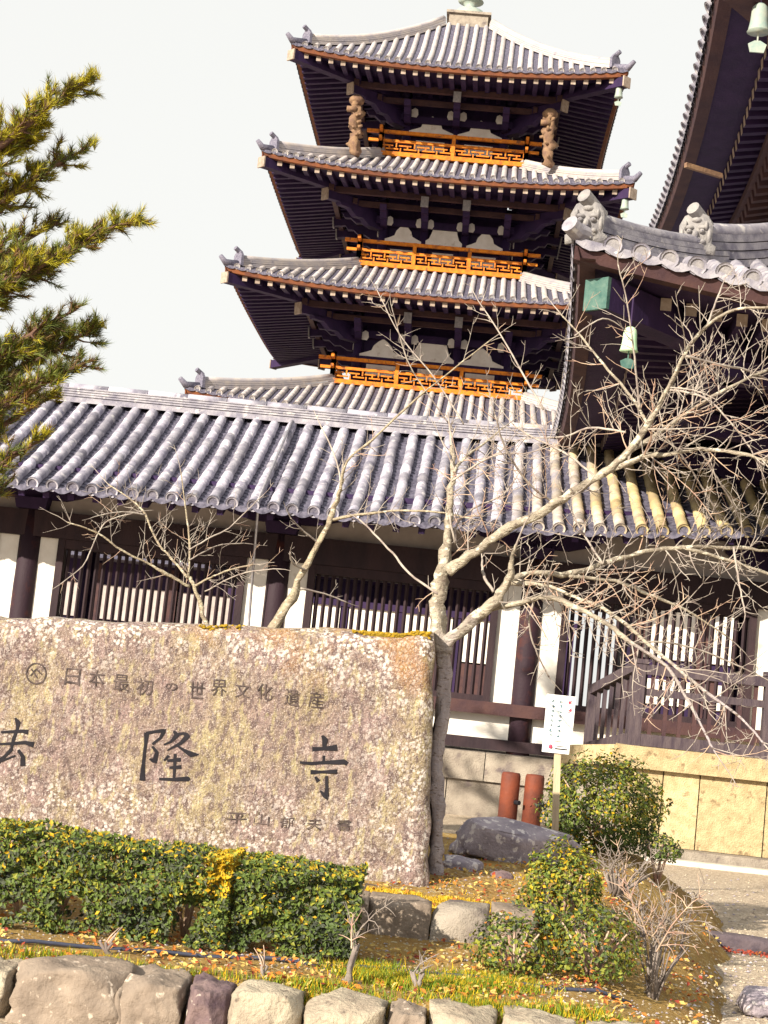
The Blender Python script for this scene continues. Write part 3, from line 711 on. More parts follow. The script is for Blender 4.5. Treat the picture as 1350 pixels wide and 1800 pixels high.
    for k, (rh, zb) in enumerate(RL):
        npost = 3 if k == 0 else 4
        for sd in (0, 1, 3):
            def q(a, o, z): return [Vector((PX+a,PY-o,z)), Vector((PX+o,PY+a,z)), 0, Vector((PX-o,PY-a,z))][sd]
            m = MB(); H = .88
            m.beam(q(-rh-.5,rh,zb+H-.06), q(rh+.5,rh,zb+H-.06), .10, .11)
            m.beam(q(-rh-.42,rh,zb+H*.58), q(rh+.42,rh,zb+H*.58), .09, .09)
            m.beam(q(-rh-.1,rh,zb+.06), q(rh+.1,rh,zb+.06), .16, .15)
            rail = fin(m.build('railing', 'orange', root))
            xs = [-rh+2*rh*i/(npost-1) for i in range(npost)]
            for x in xs:
                m = MB(); e = .14 if abs(x) > rh-.01 else 0
                m.beam(q(x,rh,zb), q(x,rh,zb+H-.1+e+.1), .15 if e else .12, .15 if e else .12, up=(0,1,.01)); m.build('railing_post', 'orange', rail)
            for xa, xb in zip(xs, xs[1:]):
                # fretwork of broken key pattern
                m = MB(); z0_, z1_ = zb+.13, zb+H*.58-.04; h_ = z1_-z0_; t = .045
                def bar(x0, x1, za, zz): m.beam(q((x0+x1)/2 if x0 == x1 else x0, rh, za), q((x0+x1)/2 if x0 == x1 else x1, rh, zz), t, t, up=(0,0,1) if x0 != x1 else (.01,1,0))
                n = 4; wdt = (xb-xa)/n
                for i in range(n):
                    x = xa+i*wdt
                    bar(x+wdt*.02, x+wdt*.70, z0_+h_*.68, z0_+h_*.68); bar(x+wdt*.30, x+wdt*1.0, z0_+h_*.34, z0_+h_*.34)
                    bar(x+wdt*.5, x+wdt*.5, z0_+h_*.34, z0_+h_*.68); bar(x+wdt*.12, x+wdt*.12, z0_, z0_+h_*.45); bar(x+wdt*.88, x+wdt*.88, z0_+h_*.5, z1_)
                m.build('fretwork', 'orange', rail)
    # carved corner supports under the top roof
    for px, py0, py1 in ((622,272,178), (962,292,202)):
        a = at(px,py0,50.2); b = at(px+5,py1,50.2); m = MB(); n = 14; L = b.z-a.z
        pts = [a+(b-a)*i/n+Vector((.05*math.sin(i*1.3),.05*math.cos(i*1.1),0)) for i in range(n+1)]
        rad = [.15+.03*math.sin(i*2.4)+rnd.uniform(-.02,.04) for i in range(n+1)]
        m.tube(pts, rad, 9, jit=.9)
        for q in range(12):
            i = rnd.randrange(1,n); an = rnd.uniform(0,6.28); m.tube([pts[i], pts[i]+Vector((math.cos(an)*.26,math.sin(an)*.26,rnd.uniform(-.05,.12)))], [.09,.04], 6)
        m.lathe(b+Vector((0,0,-.12)), [(.12,0),(.24,.06),(.26,.18),(.14,.30)], 10); m.box(b-Vector((.12,.1,.32)), (.32,.2,.14))
        fin(m.build('carved_support', 'wood_carved', root, True))
    # finial base and rings
    m = MB(); zt = 24.66; m.box((PX,PY,zt+.27), (1.36,1.36,.56)); m.box((PX,PY,zt+.58), (1.56,1.56,.09)); fb = fin(m.build('finial_box', 'granite_grey', root))
    m = MB(); m.lathe((PX,PY,zt+.62), [(.62,0),(.60,.12),(.48,.30),(.24,.42),(.16,.46),(.30,.62),(.46,.68),(.30,.74),(.12,.80),(.08,7.6),(.02,8.2)], 16); m.build('finial_dome', 'bell_grey', fb, True)
    for i in range(9):
        m = MB(); m.lathe((PX,PY,zt+1.75+i*.58), [(.14,0),(.62-.035*i,.03),(.62-.035*i,.11),(.14,.08)], 14); m.build('finial_ring', 'bell_grey', fb, True)
    # ground storey skirt walls with plaster bands, and stone base
    m = MB(); m.box((PX,PY,.4), (15.5,15.5,.8)); fin(m.build('stone_base', 'granite', root))
    for i in range(7):
        x = PX-5.2+i*1.73
        if i < 6:
            m = MB(); m.box((x+.86,PY-5.25,3.3), (1.45,.1,1.3)); fin(m.build('plaster_panel', 'plaster', root))
            m = MB(); m.box((x+.86,PY-5.2,1.8), (1.5,.1,1.6)); fin(m.build('door_panel', 'wood_brown', root))
        m = MB(); m.box((x,PY-5.25,2.4), (.2,.2,3.2)); fin(m.build('skirt_post', 'wood', root))
    m = MB(); m.box((PX,PY-5.25,4.05), (11,.3,.2)); fin(m.build('skirt_beam', 'wood', root))
    # bells at the eaves
    out = []
    for k, nm in ((0,'top'), (1,'fourth')):
        h, z0 = ST[k][0], ST[k][1]
        for sx, side in ((1,'right'),):
            p = Vector((PX+sx*(h-.12), PY-(h-.12), z0-.18))
            bell('wind_bell', 'small bell hanging under the %s corner of the pagoda\'s %s roof' % (side, 'topmost' if k == 0 else 'second highest'), 'bells on the pagoda corners', p, .38, 'bell_grey')
pagoda()

# ------------------------------------------------------------------ hall seen through the lattice
def hall():
    HY = 48.5
    root = thing('courtyard_hall', 'white plastered hall with orange doors glimpsed through the corridor lattice and fence', 'building', loc=(16,HY,0))
    P = Matrix.Translation((-16,-HY,0))
    def fin(o): o.matrix_parent_inverse = P; return o
    m = MB(); m.box((16,HY+3.5,.35), (24,8,.7)); fin(m.build('stone_base', 'granite', root))
    m = MB(); m.box((16,HY+3,3.2), (22,5.6,4.9)); fin(m.build('wall_core', 'wood', root))
    for i in range(12):
        x = 5.2+i*1.9
        m = MB(); m.box((x,HY+.1,3.2), (.3,.3,4.9)); fin(m.build('column', 'wood_brown', root))
        if i < 11:
            m = MB(); m.box((x+.95,HY+.16,4.2), (1.6,.12,1.7)); fin(m.build('upper_panel', 'plaster', root))
            m = MB(); m.box((x+.95,HY+.16,2.35), (1.6,.12,.75)); fin(m.build('lower_panel', 'orange2' if i in (2,4) else 'plaster', root))
    m = MB(); m.add([(4.4,HY-.5,5.7),(28,HY-.5,5.7),(26,HY+3,8.2),(6.5,HY+3,8.2),(4.4,HY+7,5.7),(28,HY+7,5.7)], [(0,1,2,3),(3,2,5,4),(0,3,4),(1,5,2),(0,4,5,1)]); fin(m.build('roof', 'tile_dark', root))
hall()
def gallery():
    HY = 58
    root = thing('far_gallery', 'grey plastered gallery far behind, glimpsed through the left lattice windows', 'building', loc=(-20,HY,0))
    P = Matrix.Translation((20,-HY,0))
    def fin(o): o.matrix_parent_inverse = P; return o
    m = MB(); m.box((-21,HY+2,3.0), (24,3.6,6.0)); fin(m.build('wall_core', 'wood', root))
    for i in range(9):
        m = MB(); m.box((-32.6+i*2.9,HY+.14,3.7), (2.5,.14,1.25)); fin(m.build('plaster_panel', 'plaster_grey', root))
        m = MB(); m.box((-34.05+i*2.9,HY+.1,2.6), (.3,.3,5.0)); fin(m.build('column', 'wood_brown', root))
    m = MB(); m.add([(-34,HY-1.6,5.2),(-8.6,HY-1.6,5.2),(-8.6,HY+2,7.2),(-34,HY+2,7.2),(-34,HY+5.6,5.2),(-8.6,HY+5.6,5.2)], [(0,1,2,3),(3,2,5,4),(0,3,4),(1,5,2),(0,4,5,1)]); fin(m.build('roof', 'tile_dark', root))
gallery()

# ------------------------------------------------------------------ gate
def demon_tile(mb, p, d, s, m=0):
    """plate with horned face: origin p at the base, facing d"""
    d = Vector(d).normalized(); sd = Vector((-d.y, d.x, 0)); up = Vector((0,0,1))
    poly = [(-.50,0),(-.52,.22),(-.40,.30),(-.42,.75),(-.30,1.0),(-.12,1.08),(.12,1.08),(.30,1.0),(.42,.75),(.40,.30),(.52,.22),(.50,0),(.2,.06),(-.2,.06)]
    mb.prism([(x*s, y*s) for x, y in poly], p, sd, up, d*.10*s, m)
    f = p+d*.10*s
    def lump(x, z, rx, rz, t, m=0):
        n = 8; c = f+sd*x*s+up*z*s; k0 = len(mb.v)
        for ring, (q, w_) in enumerate(((1,0),(.75,.7),(.3,1))):
            for j in range(n):
                a = 2*math.pi*j/n; mb.v.append(tuple(c+sd*math.cos(a)*rx*q*s+up*math.sin(a)*rz*q*s+d*t*w_*s))
        for ring in range(2):
            for j in range(n):
                a = k0+ring*n+j; b = k0+ring*n+(j+1) % n; mb.f.append((a,b,b+n,a+n)); mb.m.append(m)
        mb.f.append(tuple(k0+2*n+j for j in range(n))); mb.m.append(m)
    for a in ((-.17,.70,.13,.07,.10),(.17,.70,.13,.07,.10),(-.16,.60,.08,.07,.12),(.16,.60,.08,.07,.12),(0,.50,.10,.14,.17),(0,.25,.27,.07,.10),(-.2,.33,.08,.08,.12),(.2,.33,.08,.08,.12),(0,.9,.14,.08,.08),(-.34,.5,.06,.2,.08),(.34,.5,.06,.2,.08),(-.12,.15,.05,.06,.1),(.12,.15,.05,.06,.1),(-.17,.60,.04,.035,.135,1),(.17,.60,.04,.035,.135,1),(0,.31,.20,.035,.12,1),(-.05,.44,.03,.025,.165,1),(.05,.44,.03,.025,.165,1),(0,.12,.16,.03,.06,1),(-.26,.75,.05,.14,.10),(.26,.75,.05,.14,.10)): lump(*a)
def gate():
    GX, GY = 8.72, 24.3                       # centre of the gate
    root = thing('temple_gate', 'massive dark temple gate with two tiers of deep tiled eaves above the corridor', 'gate', loc=(GX,GY,0))
    P = Matrix.Translation((-GX,-GY,0))
    def fin(o): o.matrix_parent_inverse = P; return o
    # lower roof: base corner (0.71,15.8,6.25)
    lift, fl = .62, .34
    LR = HipRoof(GX, GY, GX-.71-fl, GY-15.8-fl, 5.63, 7.75, 4.4, 4.6, lift, fl, 2.0, .30)
    skin, S2 = hip_roof_parts(LR, root, 'lower_roof', ('tile_gate','tile_gate','tile_disc'), .262, .088, [0], [3], 'wood_brown', 'wood', (3.9,4.2), 6.0, fin, (.115,.135,.25,.62,[0,3],[]), seg=.36)
    # side eave tiles seen edge-on
    o, pts = hip_ridge(LR, skin, 0, .035, .45, .30, .26, 'tile_gate', 'hip_ridge', 14, .085)
    o2, pts2 = hip_ridge(LR, o.parent, 0, .37, .98, .26, .40, 'tile_gate', 'upper_hip_ridge', 14, .10)
    d = (pts[0]-pts[2]); d.z = 0; d.normalize(); dv = Vector((.25,-1,0)).normalized()
    for pp, s, oo in ((pts[0]+d*.04-Vector((0,0,.04)), .42, o), (pts2[0]+d*.05+Vector((0,0,.10)), .44, o2)):
        m = MB(); demon_tile(m, pp, dv*.6+d*.6, s); m.build('demon_tile', ['oni','tile_end'], oo, True)
        m = MB(); a = pp+Vector((0,0,s*1.0)); m.tube([a-d*.22-Vector((0,0,.05)), a+d*.10+Vector((0,0,.08))], [.07,.078], 12); m.build('round_tile', 'oni', oo)
    m = MB(); q1 = LR.hip(0,0,.07); m.tube([LR.hip(0,.05,.06), q1, q1+d*.12+Vector((0,0,.05))], .095, 12); m.build('corner_tile', 'tile_gate', o)
    # hip rafter with copper cap
    m = MB(); a = S2.hip(0,.055,-.26); b = S2.hip(0,.9,-.30); m.beam(b, a, .30, .34); m.build('hip_rafter', 'wood', skin)
    m = MB(); m.beam(a-d*.26, a+d*.05, .30, .33); m.build('copper_cap', 'copper', skin)
    # purlins and bracket arms below the lower eaves
    def cbeam(a, b, w_, h_, nm='purlin', mt='wood'): 
        m = MB(); m.beam(a, b, w_, h_); fin(m.build(nm, mt, root))
    for oo, zz in ((1.9,5.42), (2.9,5.55)):
        x0, y0 = .71+oo, 15.8+oo
        cbeam((x0-.4,y0,zz), (GX+6,y0,zz), .2, .24); cbeam((x0,y0-.4,zz), (x0,33,zz), .2, .24)
    bx, by = 5.05, 20.2
    for i in range(4):
        x = bx+i*2.6; m = MB(); m.lathe((x,by,1.2), [(.33,0),(.36,1.2),(.27,3.6)], 16); fin(m.build('column', 'wood_red', root, True))
    for j in range(3):
        m = MB(); m.lathe((bx,by+2.8+j*2.8,1.2), [(.33,0),(.36,1.2),(.27,3.6)], 16); fin(m.build('column', 'wood_red', root, True))
        m = MB(); m.box((bx+.05,by+1.4+j*2.8,2.9), (.1,2.2,3.2)); fin(m.build('plaster_wall', 'plaster', root))
    m = MB(); m.box((GX+.5,GY+.3,7.0), (7.4,7.8,4.4)); fin(m.build('upper_body', 'wood', root))
    for i in range(4):
        x = bx+i*2.6; m = MB(); m.prism([(0,0),(.8,.03),(1.1,.2),(1.5,.2),(1.8,.42),(2.4,.42),(2.6,.7),(0,.7)], (x-.12,by,4.7), (0,-1,0), (0,0,1), (.24,0,0)); fin(m.build('cloud_bracket', 'wood', root))
        y = by+i*2.6; m = MB(); m.prism([(0,0),(.8,.03),(1.1,.2),(1.5,.2),(1.8,.42),(2.4,.42),(2.6,.7),(0,.7)], (bx,y-.12,4.7), (-1,0,0), (0,0,1), (0,.24,0)); fin(m.build('cloud_bracket', 'wood', root))
    cbeam((bx-.4,by,4.75), (GX+6,by,4.75), .3, .35, 'tie_beam'); cbeam((bx,by-.4,4.75), (bx,32,4.75), .3, .35, 'tie_beam')
    # upper roof
    fl2 = .34
    UR = HipRoof(GX+.3, GY+.5, GX+.3-2.05-fl2, GY+.5-16.9-fl2, 9.42, 13.5, 3.0, 2.6, .62, fl2, 2.0, .3)
    skin2, S3 = hip_roof_parts(UR, root, 'upper_roof', ('tile_gate','tile_gate','tile_end'), .262, .088, [], [0,3], 'wood_brown', 'wood', (3.4,3.6), 9.9, fin, (.12,.14,.25,.62,[3],[0]), seg=.4)
    # second, inner row of base rafters
    m2 = HipRoof(UR.cx, UR.cy, S3.h[0]-1.05, S3.h[1]-1.05, 9.18, 9.7, 3.4, 3.6, .42, .25, 2.0, 0)
    H = m2.half(3); c = -H+.3
    while c < H-.3:
        m = MB(); vm = m2.vmax(3, c)
        if vm > .08: m.beam(m2.pt(3,c,0,-.12), m2.pt(3,c,min(vm,.9),-.12), .13, .17); m.build('base_rafter', 'wood_brown', skin2)
        c += .29
    m = MB(); N = 24
    for i in range(N):
        a = -H+2*H*i/N; b = -H+2*H*(i+1)/N; m.beam(m2.pt(3,a,0,.02), m2.pt(3,b,0,.02), .14, .13)
    m.build('eave_beam', 'wood_brown', skin2)
    hip_ridge(UR, skin2, 0, .04, .9, .3, .34, 'tile_gate')
    m = MB(); a = S3.hip(0,.05,-.06); b = S3.hip(0,.9,-.3); m.beam(b, a, .32, .36); m.build('hip_rafter', 'wood_brown', skin2)
    m = MB(); p = at(1205,290,19.5); m.beam(p, p+Vector((.5,.35,.02)), .05, .06); m.build('brace', 'wood_carved', skin2)
    bell('wind_bell', 'green bell hanging below the corner of the gate\'s lower eave', None, at(1109,574,16.2), .26, 'bell', 1.3)
    bell('wind_bell', 'pale bell hanging under the gate\'s upper eave at the top right', None, at(1337,6,17.3), .34, 'bell_grey')
gate()

# ------------------------------------------------------------------ gate terrace with fence
def terrace():
    root = thing('stone_terrace', 'yellowish granite terrace under the wooden fence at the right', 'terrace', loc=(3.4,17.9,0))
    P = Matrix.Translation((-3.4,-17.9,0))
    def fin(o): o.matrix_parent_inverse = P; return o
    YF = 17.8; xl = 1.80; zt = 1.20; zc = zt-.24
    m = MB(); m.box((8.0,21.0,zc/2), (12.1,6.0,zc)); fin(m.build('terrace_core', 'granite', root))
    x = xl
    while x < 12:
        L = rnd.uniform(1.5,1.9); m = MB(); m.box((x+L/2,YF+.25,(zt+zc)/2), (L-.01,.62,zt-zc)); fin(m.build('cap_stone', 'granite', root)); x += L
    x = xl+.14
    for L in (.36,.40,.73,.72,.8,.75,.7,.75):
        m = MB(); m.box((x+L/2,YF+.10,zc/2+.07), (L-.014,.14,zc-.15)); fin(m.build('facing_slab', 'granite', root)); x += L
    m = MB(); m.box((7,YF+.02,.07), (10.2,.5,.14)); fin(m.build('footing', 'granite_grey', root))
    m = MB(); m.box((7.2,YF-.35,.025), (10.2,.16,.05)); fin(m.build('footing_strip', 'strip', root))
    # sloping stringer down to the corridor floor
    m = MB(); a = Vector((xl+.15,YF+.25,zt-.12)); b = Vector((1.42,19.4,.98)); m.beam(a, b, .42, .22); fin(m.build('stair_stringer', 'granite', root))
    m = MB(); m.beam(a-Vector((0,-.1,.88)), b-Vector((0,0,.75)), .3, 1.5); fin(m.build('stair_cheek', 'granite_grey', root))
    y = 18.15
    while y < 23:
        m = MB(); m.box((xl+.3,y+.5,(zt+zc)/2-.01), (.6,.99,zt-zc-.02)); fin(m.build('cap_stone', 'granite', root)); y += 1.0
    f = thing('wooden_fence', 'weathered wooden slat fence on the stone terrace', 'fence', loc=(3.4,17.95,zt))
    Q = Matrix.Translation((-3.4,-17.95,-zt))
    def fin2(o): o.matrix_parent_inverse = Q; return o
    yf = 18.02; xc = 1.96; top = zt+.90
    def rail(a, b, w_=.09, h_=.10):
        m = MB(); m.beam(a, b, w_, h_); fin2(m.build('rail', 'wood_grey', f))
    rail((xc,yf,zt+.07), (8.5,yf,zt+.07), .13, .13); rail((xc-.05,yf,top-.05), (8.5,yf,top-.05), .12, .11); rail((xc,yf,zt+.60), (8.5,yf,zt+.60), .06, .08)
    x = xc; k = 0
    while x < 8.3:
        if k % 9 == 0:
            m = MB(); m.box((x,yf,zt+.455), (.14,.14,.91)); m.box((x,yf,zt+.935), (.17,.17,.05)); fin2(m.build('post', 'wood_grey', f))
        else:
            m = MB(); m.box((x,yf,zt+.455), (.042,.045,.78)); fin2(m.build('slat', 'wood_brown', f))
        x += .163; k += 1
    # sloping side of the fence
    e = Vector((1.60,19.55,0)); zE = 1.0
    rail((xc,yf,zt+.07), (e.x,e.y,zE+.08), .12, .13); rail((xc,yf,top-.02), (e.x,e.y,zE+.78), .12, .11)
    for i in range(1, 7):
        t = i/7; p = Vector((xc,yf,0)).lerp(e, t); z0 = zt+(zE-zt)*t
        m = MB(); m.box((p.x,p.y,z0+.46-.04*t), (.045,.06,.74)); fin2(m.build('slat', 'wood_grey', f))
    m = MB(); m.box((e.x,e.y,zE+.42), (.13,.13,.86)); fin2(m.build('post', 'wood_grey', f))
terrace()

# ------------------------------------------------------------------ stone monument
MY = 9.25
def face_y(x, z): return MY + .02*noise.noise(Vector((x*2.2,1,z*2.2))) + .010*noise.noise(Vector((x*7,4,z*7))) - .06*(z-1)*.3
def mon_top(x):
    return 1.70 + .065*(x+2.7) + .018*noise.noise(Vector((x*3.1,0,5))) + .012*noise.noise(Vector((x*9,2,5)))
def monument():
    xl, xr = -3.6, -.19
    root = thing('stone_monument', 'broad lichen covered stone slab carved with black Japanese characters', 'monument', loc=((xl+xr)/2,MY,.4))
    P = Matrix.Translation((-(xl+xr)/2,-MY,-.4))
    def fin(o): o.matrix_parent_inverse = P; return o
    g = MB(); nx, nz = 150, 60; zb = .30
    def prof(i, j):
        x = xl+(xr-xl)*i/nx; zt = mon_top(x); t = j/nz
        z = zb+(zt-zb)*t
        xe = x+.12*(1-t)*max(0,(x-xl)/(xr-xl))**3
        if i == nx: xe += .02*noise.noise(Vector((3,0,z*6)))
        y = face_y(x, z)
        y += .07*max(0, (t-.95)/.05)**2
        e = min(1, (xr-x)/.06); y += .05*(1-e)**2
        return Vector((xe, y, z))
    for j in range(nz+1):
        for i in range(nx+1): g.v.append(tuple(prof(i, j)))
    for j in range(nz):
        for i in range(nx):
            a = j*(nx+1)+i; g.f.append((a,a+1,a+nx+2,a+nx+1)); g.m.append(0)
    k0 = len(g.v)     # top and right side, back
    D = .42
    for i in range(nx+1):
        p = prof(i,nz); g.v.append((p.x,p.y+D*.5,p.z+.015)); g.v.append((p.x,p.y+D,p.z-.05)); g.v.append((p.x,p.y+D+.05,zb))
    for i in range(nx):
        t0 = nz*(nx+1)+i; a = k0+3*i
        g.f += [(t0,t0+1,a+3,a), (a,a+3,a+4,a+1), (a+1,a+4,a+5,a+2)]; g.m += [0]*3
    for j in range(nz):
        p, q = prof(nx,j), prof(nx,j+1); g.quad(p, p+Vector((.0,D,0)), q+Vector((0,D,0)), q)
    fin(g.build('slab', 'monument', root, True))
    # moss cushions on the top edge
    for (pa, pb) in ((620,770), (345,425)):
        m = MB(); xa = at(pa,1105,MY).x; xb = min(xr-.02, at(pb,1105,MY).x)
        for k in range(1500 if pb > 700 else 160):
            x = rnd.uniform(xa,xb); dens = noise.noise(Vector((x*7,3,1)))+.5*noise.noise(Vector((x*23,3,1)))
            if dens < -.25+rnd.gauss(0,.12): continue
            t = rnd.random(); y = MY+.01+.30*t; z = mon_top(x)+.002
            if t < .3: y = face_y(x, mon_top(x))+.045-.09*t*.2; z -= abs(rnd.gauss(0,.013))*(1+dens)
            r = rnd.uniform(.005,.014); m.lathe((x,y,z-.006), [(r,0),(r*.9,r*.6),(r*.3,r*1.1)], 5)
        tag(fin(m.build('moss_patch', 'moss_gold', root, True)), kind='stuff')
    # carved characters
    def P3(px, py):
        q = at(px, py, MY); y = face_y(q.x, q.z)-.004; return Vector((q.x, y, q.z))
    def stroke(m, pts):
        """tapered brush stroke: list of (px, py, width px)"""
        L = []; 
        fine = []
        for (a, b) in zip(pts, pts[1:]):
            for t in (0,.25,.5,.75): fine.append(tuple(a[k]+(b[k]-a[k])*t for k in range(3)))
        fine.append(pts[-1])
        for i, (x, y, w_) in enumerate(fine):
            a = fine[max(0,i-1)]; b = fine[min(len(fine)-1,i+1)]
            dx, dy = b[0]-a[0], b[1]-a[1]; l = math.hypot(dx,dy) or 1
            nx_, ny_ = -dy/l*w_/2, dx/l*w_/2
            L.append((P3(x+nx_,y+ny_), P3(x-nx_,y-ny_)))
        back = Vector((0,.02,0)); k0 = len(m.v); n = len(L)
        for a, b in L: m.v += [tuple(a), tuple(b), tuple(b+back), tuple(a+back)]
        for i in range(n-1):
            k = k0+4*i
            for q in range(4): m.f.append((k+q, k+(q+1) % 4, k+4+(q+1) % 4, k+4+q)); m.m.append(0)
        m.f += [(k0,k0+1,k0+2,k0+3), tuple(k0+4*(n-1)+q for q in (3,2,1,0))]; m.m += [0,0]
    big = {
     'law': [[(27,1262,3),(32,1270,9),(31,1280,5),(24,1300,6),(20,1320,4)], [(2,1287,4),(20,1286,5),(40,1285,6),(50,1287,9)], [(-8,1308,3),(20,1307,5),(45,1305,6),(60,1309,10)],
             [(22,1316,6),(8,1330,5),(-4,1340,9)], [(2,1338,4),(28,1328,3)], [(33,1318,5),(41,1330,7),(41,1346,9)],
             [(-40,1268,4),(-26,1280,10)], [(-48,1295,4),(-32,1303,10)], [(-46,1345,9),(-30,1318,3)]],
     'prosper': [[(258,1288,9),(256,1310,5),(252,1345,6),(250,1372,10)], [(257,1289,6),(272,1286,5),(289,1284,7),(282,1297,5),(268,1308,4)], [(268,1312,4),(276,1322,6),(272,1338,9),(263,1334,3)],
                 [(305,1285,4),(311,1292,8),(300,1304,4),(288,1309,3)], [(306,1292,4),(322,1289,5),(330,1293,9),(318,1306,6),(294,1319,2)], [(309,1309,3),(322,1318,5),(336,1326,10),(349,1326,2)],
                 [(297,1328,5),(288,1337,3)], [(294,1337,4),(318,1335,7)], [(298,1349,4),(319,1348,7)], [(308,1325,5),(307,1350,5),(306,1369,4)], [(280,1369,4),(306,1370,6),(330,1369,9),(333,1372,5)]],
     'temple': [[(566,1293,4),(571,1300,10),(569,1317,5)], [(549,1317,8),(570,1316,6),(592,1314,11)], [(527,1340,4),(548,1342,6),(575,1340,6),(605,1339,9),(611,1343,7)], [(569,1328,5),(569,1342,4)],
                [(546,1357,8),(565,1357,5),(592,1356,7)], [(574,1364,5),(574,1385,5),(573,1402,9),(563,1390,3)], [(554,1365,4),(560,1374,8)]]}
    for nm, L in big.items():
        m = MB()
        for s_ in L: stroke(m, s_)
        o = fin(m.build('carved_character', 'ink', root)); 
    # small carved lines: built-in CJK glyph outlines mapped on to the stone face
    def glyph(ch, px, py, wpx, hpx, mt, tilt=.09):
        cu = bpy.data.curves.new('glyph', 'FONT'); cu.body = ch; cu.size = 1; cu.resolution_u = 2
        ob = bpy.data.objects.new('glyph', cu); COL.objects.link(ob); bpy.context.view_layer.update()
        me = bpy.data.meshes.new_from_object(ob.evaluated_get(bpy.context.evaluated_depsgraph_get()))
        bpy.data.objects.remove(ob); bpy.data.curves.remove(cu)
        vs_ = [v.co.copy() for v in me.vertices]
        if not vs_: return
        x0 = min(v.x for v in vs_); x1 = max(v.x for v in vs_); y0 = min(v.y for v in vs_); y1 = max(v.y for v in vs_)
        for v, c in zip(me.vertices, vs_):
            u = (c.x-(x0+x1)/2)/max(.3,(x1-x0)); t = (c.y-(y0+y1)/2)/max(.3,(y1-y0))
            X_ = px+u*wpx+t*hpx*.10; Y_ = py-t*hpx+u*wpx*tilt
            X_ += 2.2*noise.noise(Vector((X_*.13,Y_*.13,1))); Y_ += 2.2*noise.noise(Vector((X_*.13,Y_*.13,7)))
            v.co = P3(X_, Y_)+Vector((0,-.001,0))
        me.materials.clear(); me.materials.append(MT[mt]); me.name = 'carved_small_character'
        fin(link('carved_small_character', me, root))
    line = '日本最初の世界文化遺産'
    pos = [(128,1189),(171,1192),(214,1200),(255,1207),(301,1207),(346,1213),(385,1209),(427,1213),(466,1216),(514,1226),(556,1230)]
    for ch, (x, y) in zip(line, pos): glyph(ch, x, y, 27 if ch != 'の' else 20, 29 if ch != 'の' else 14, 'ink_thin')
    for ch, (x, y) in zip('平山郁夫書', [(416,1439),(459,1441),(504,1446),(552,1448),(604,1450)]): glyph(ch, x, y, 34 if ch == '平' else 26, 20, 'ink_thin', .04)
    m = MB()     # ring emblem
    n = 20
    for k in range(n):
        a, b = 2*math.pi*k/n, 2*math.pi*(k+1)/n
        stroke(m, [(64+17*math.cos(a),1184+18*math.sin(a),2.4), (64+17*math.cos(b),1184+18*math.sin(b),2.4)])
    stroke(m, [(54,1188,2),(64,1176,2.5),(74,1186,2)]); stroke(m, [(56,1176,2),(66,1192,2)])
    fin(m.build('carved_emblem', 'ink_thin', root))
monument()

# ------------------------------------------------------------------ rocks and border stones
def rock_mesh(name, mt, sx, sy, sz, seed, box=.55, rough=.10, sub=10):
    """rounded irregular block, origin at base centre"""
    mb = MB(); idx = {}; rr = random.Random(int(seed*97)+5); cuts = []
    for q in range(9):
        d = Vector((rr.gauss(0,1),rr.gauss(0,1)-.4,rr.gauss(0,1)+.3)).normalized(); cuts.append((d, rr.uniform(.78,.98)))
    def vert(p):
        k = tuple(round(c,5) for c in p)
        if k not in idx:
            q = Vector(p); s_ = q.normalized(); q = q*box + s_*(1-box)*1.15
            nz = 1+rough*noise.noise(q*1.6+Vector((seed*7.3,seed,0)))+rough*.5*noise.noise(q*4.5+Vector((seed,0,seed*3)))+rough*.28*noise.noise(q*11+Vector((seed,2,seed*3)))
            q *= nz
            for d, h in cuts:
                e = q.dot(d)-h*(1 if box < .7 else 1.36)
                if e > 0: q -= d*e*.85
            idx[k] = len(mb.v); mb.v.append((q.x*sx/2, q.y*sy/2, (q.z+1)*sz/2))
        return idx[k]
    n = sub
    for ax in range(3):
        for sg in (-1, 1):
            for i in range(n):
                for j in range(n):
                    c = []
                    for (a, b) in ((i,j),(i+1,j),(i+1,j+1),(i,j+1)):
                        p = [0,0,0]; p[ax] = sg; p[(ax+1) % 3] = (2*a/n-1)*sg; p[(ax+2) % 3] = 2*b/n-1; c.append(vert(p))
                    mb.f.append(tuple(c)); mb.m.append(0)
    return mb.mesh(name, mt, True)
def border():
    root = thing('stone_border', 'row of rough blocks edging the planting bed along the bottom of the view', 'stone edging', loc=(-1,6.75,0))
    P = Matrix.Translation((1,-6.75,0))
    spec = [(-230,-95,1662,'stone_cream'),(-90,22,1680,'stone_cream'),(28,228,1680,'stone_brown'),(212,328,1703,'stone_brown'),(331,409,1717,'stone_purple'),(408,535,1722,'stone_cream'),(540,680,1743,'stone_cream'),
            (684,752,1758,'stone_brown'),(757,878,1764,'stone_cream'),(888,1020,1776,'stone_cream'),(1035,1150,1800,'stone_cream')]
    for k, (a, b, t, mt) in enumerate(spec):
        pa, pb = at(a,t,6.72), at(b,t,6.72); w_ = pb.x-pa.x; h = pa.z+(pb.z-pa.z)*.5
        me = rock_mesh('border_stone', mt, w_*.985, .36, h+.045, k+1, .88, .12, 18)
        o = link('border_stone', me, root, ((pa.x+pb.x)/2, 6.84, -.09)); o.matrix_parent_inverse = P
    for (a, y_, s) in ((207,1775,.07),(430,1790,.05)):
        p = at(a,y_,6.70); o = link('wedge_stone', rock_mesh('wedge_stone','stone_brown',s,.1,.18,a,.6,.15,6), root, (p.x,6.72,0)); o.matrix_parent_inverse = P
border()
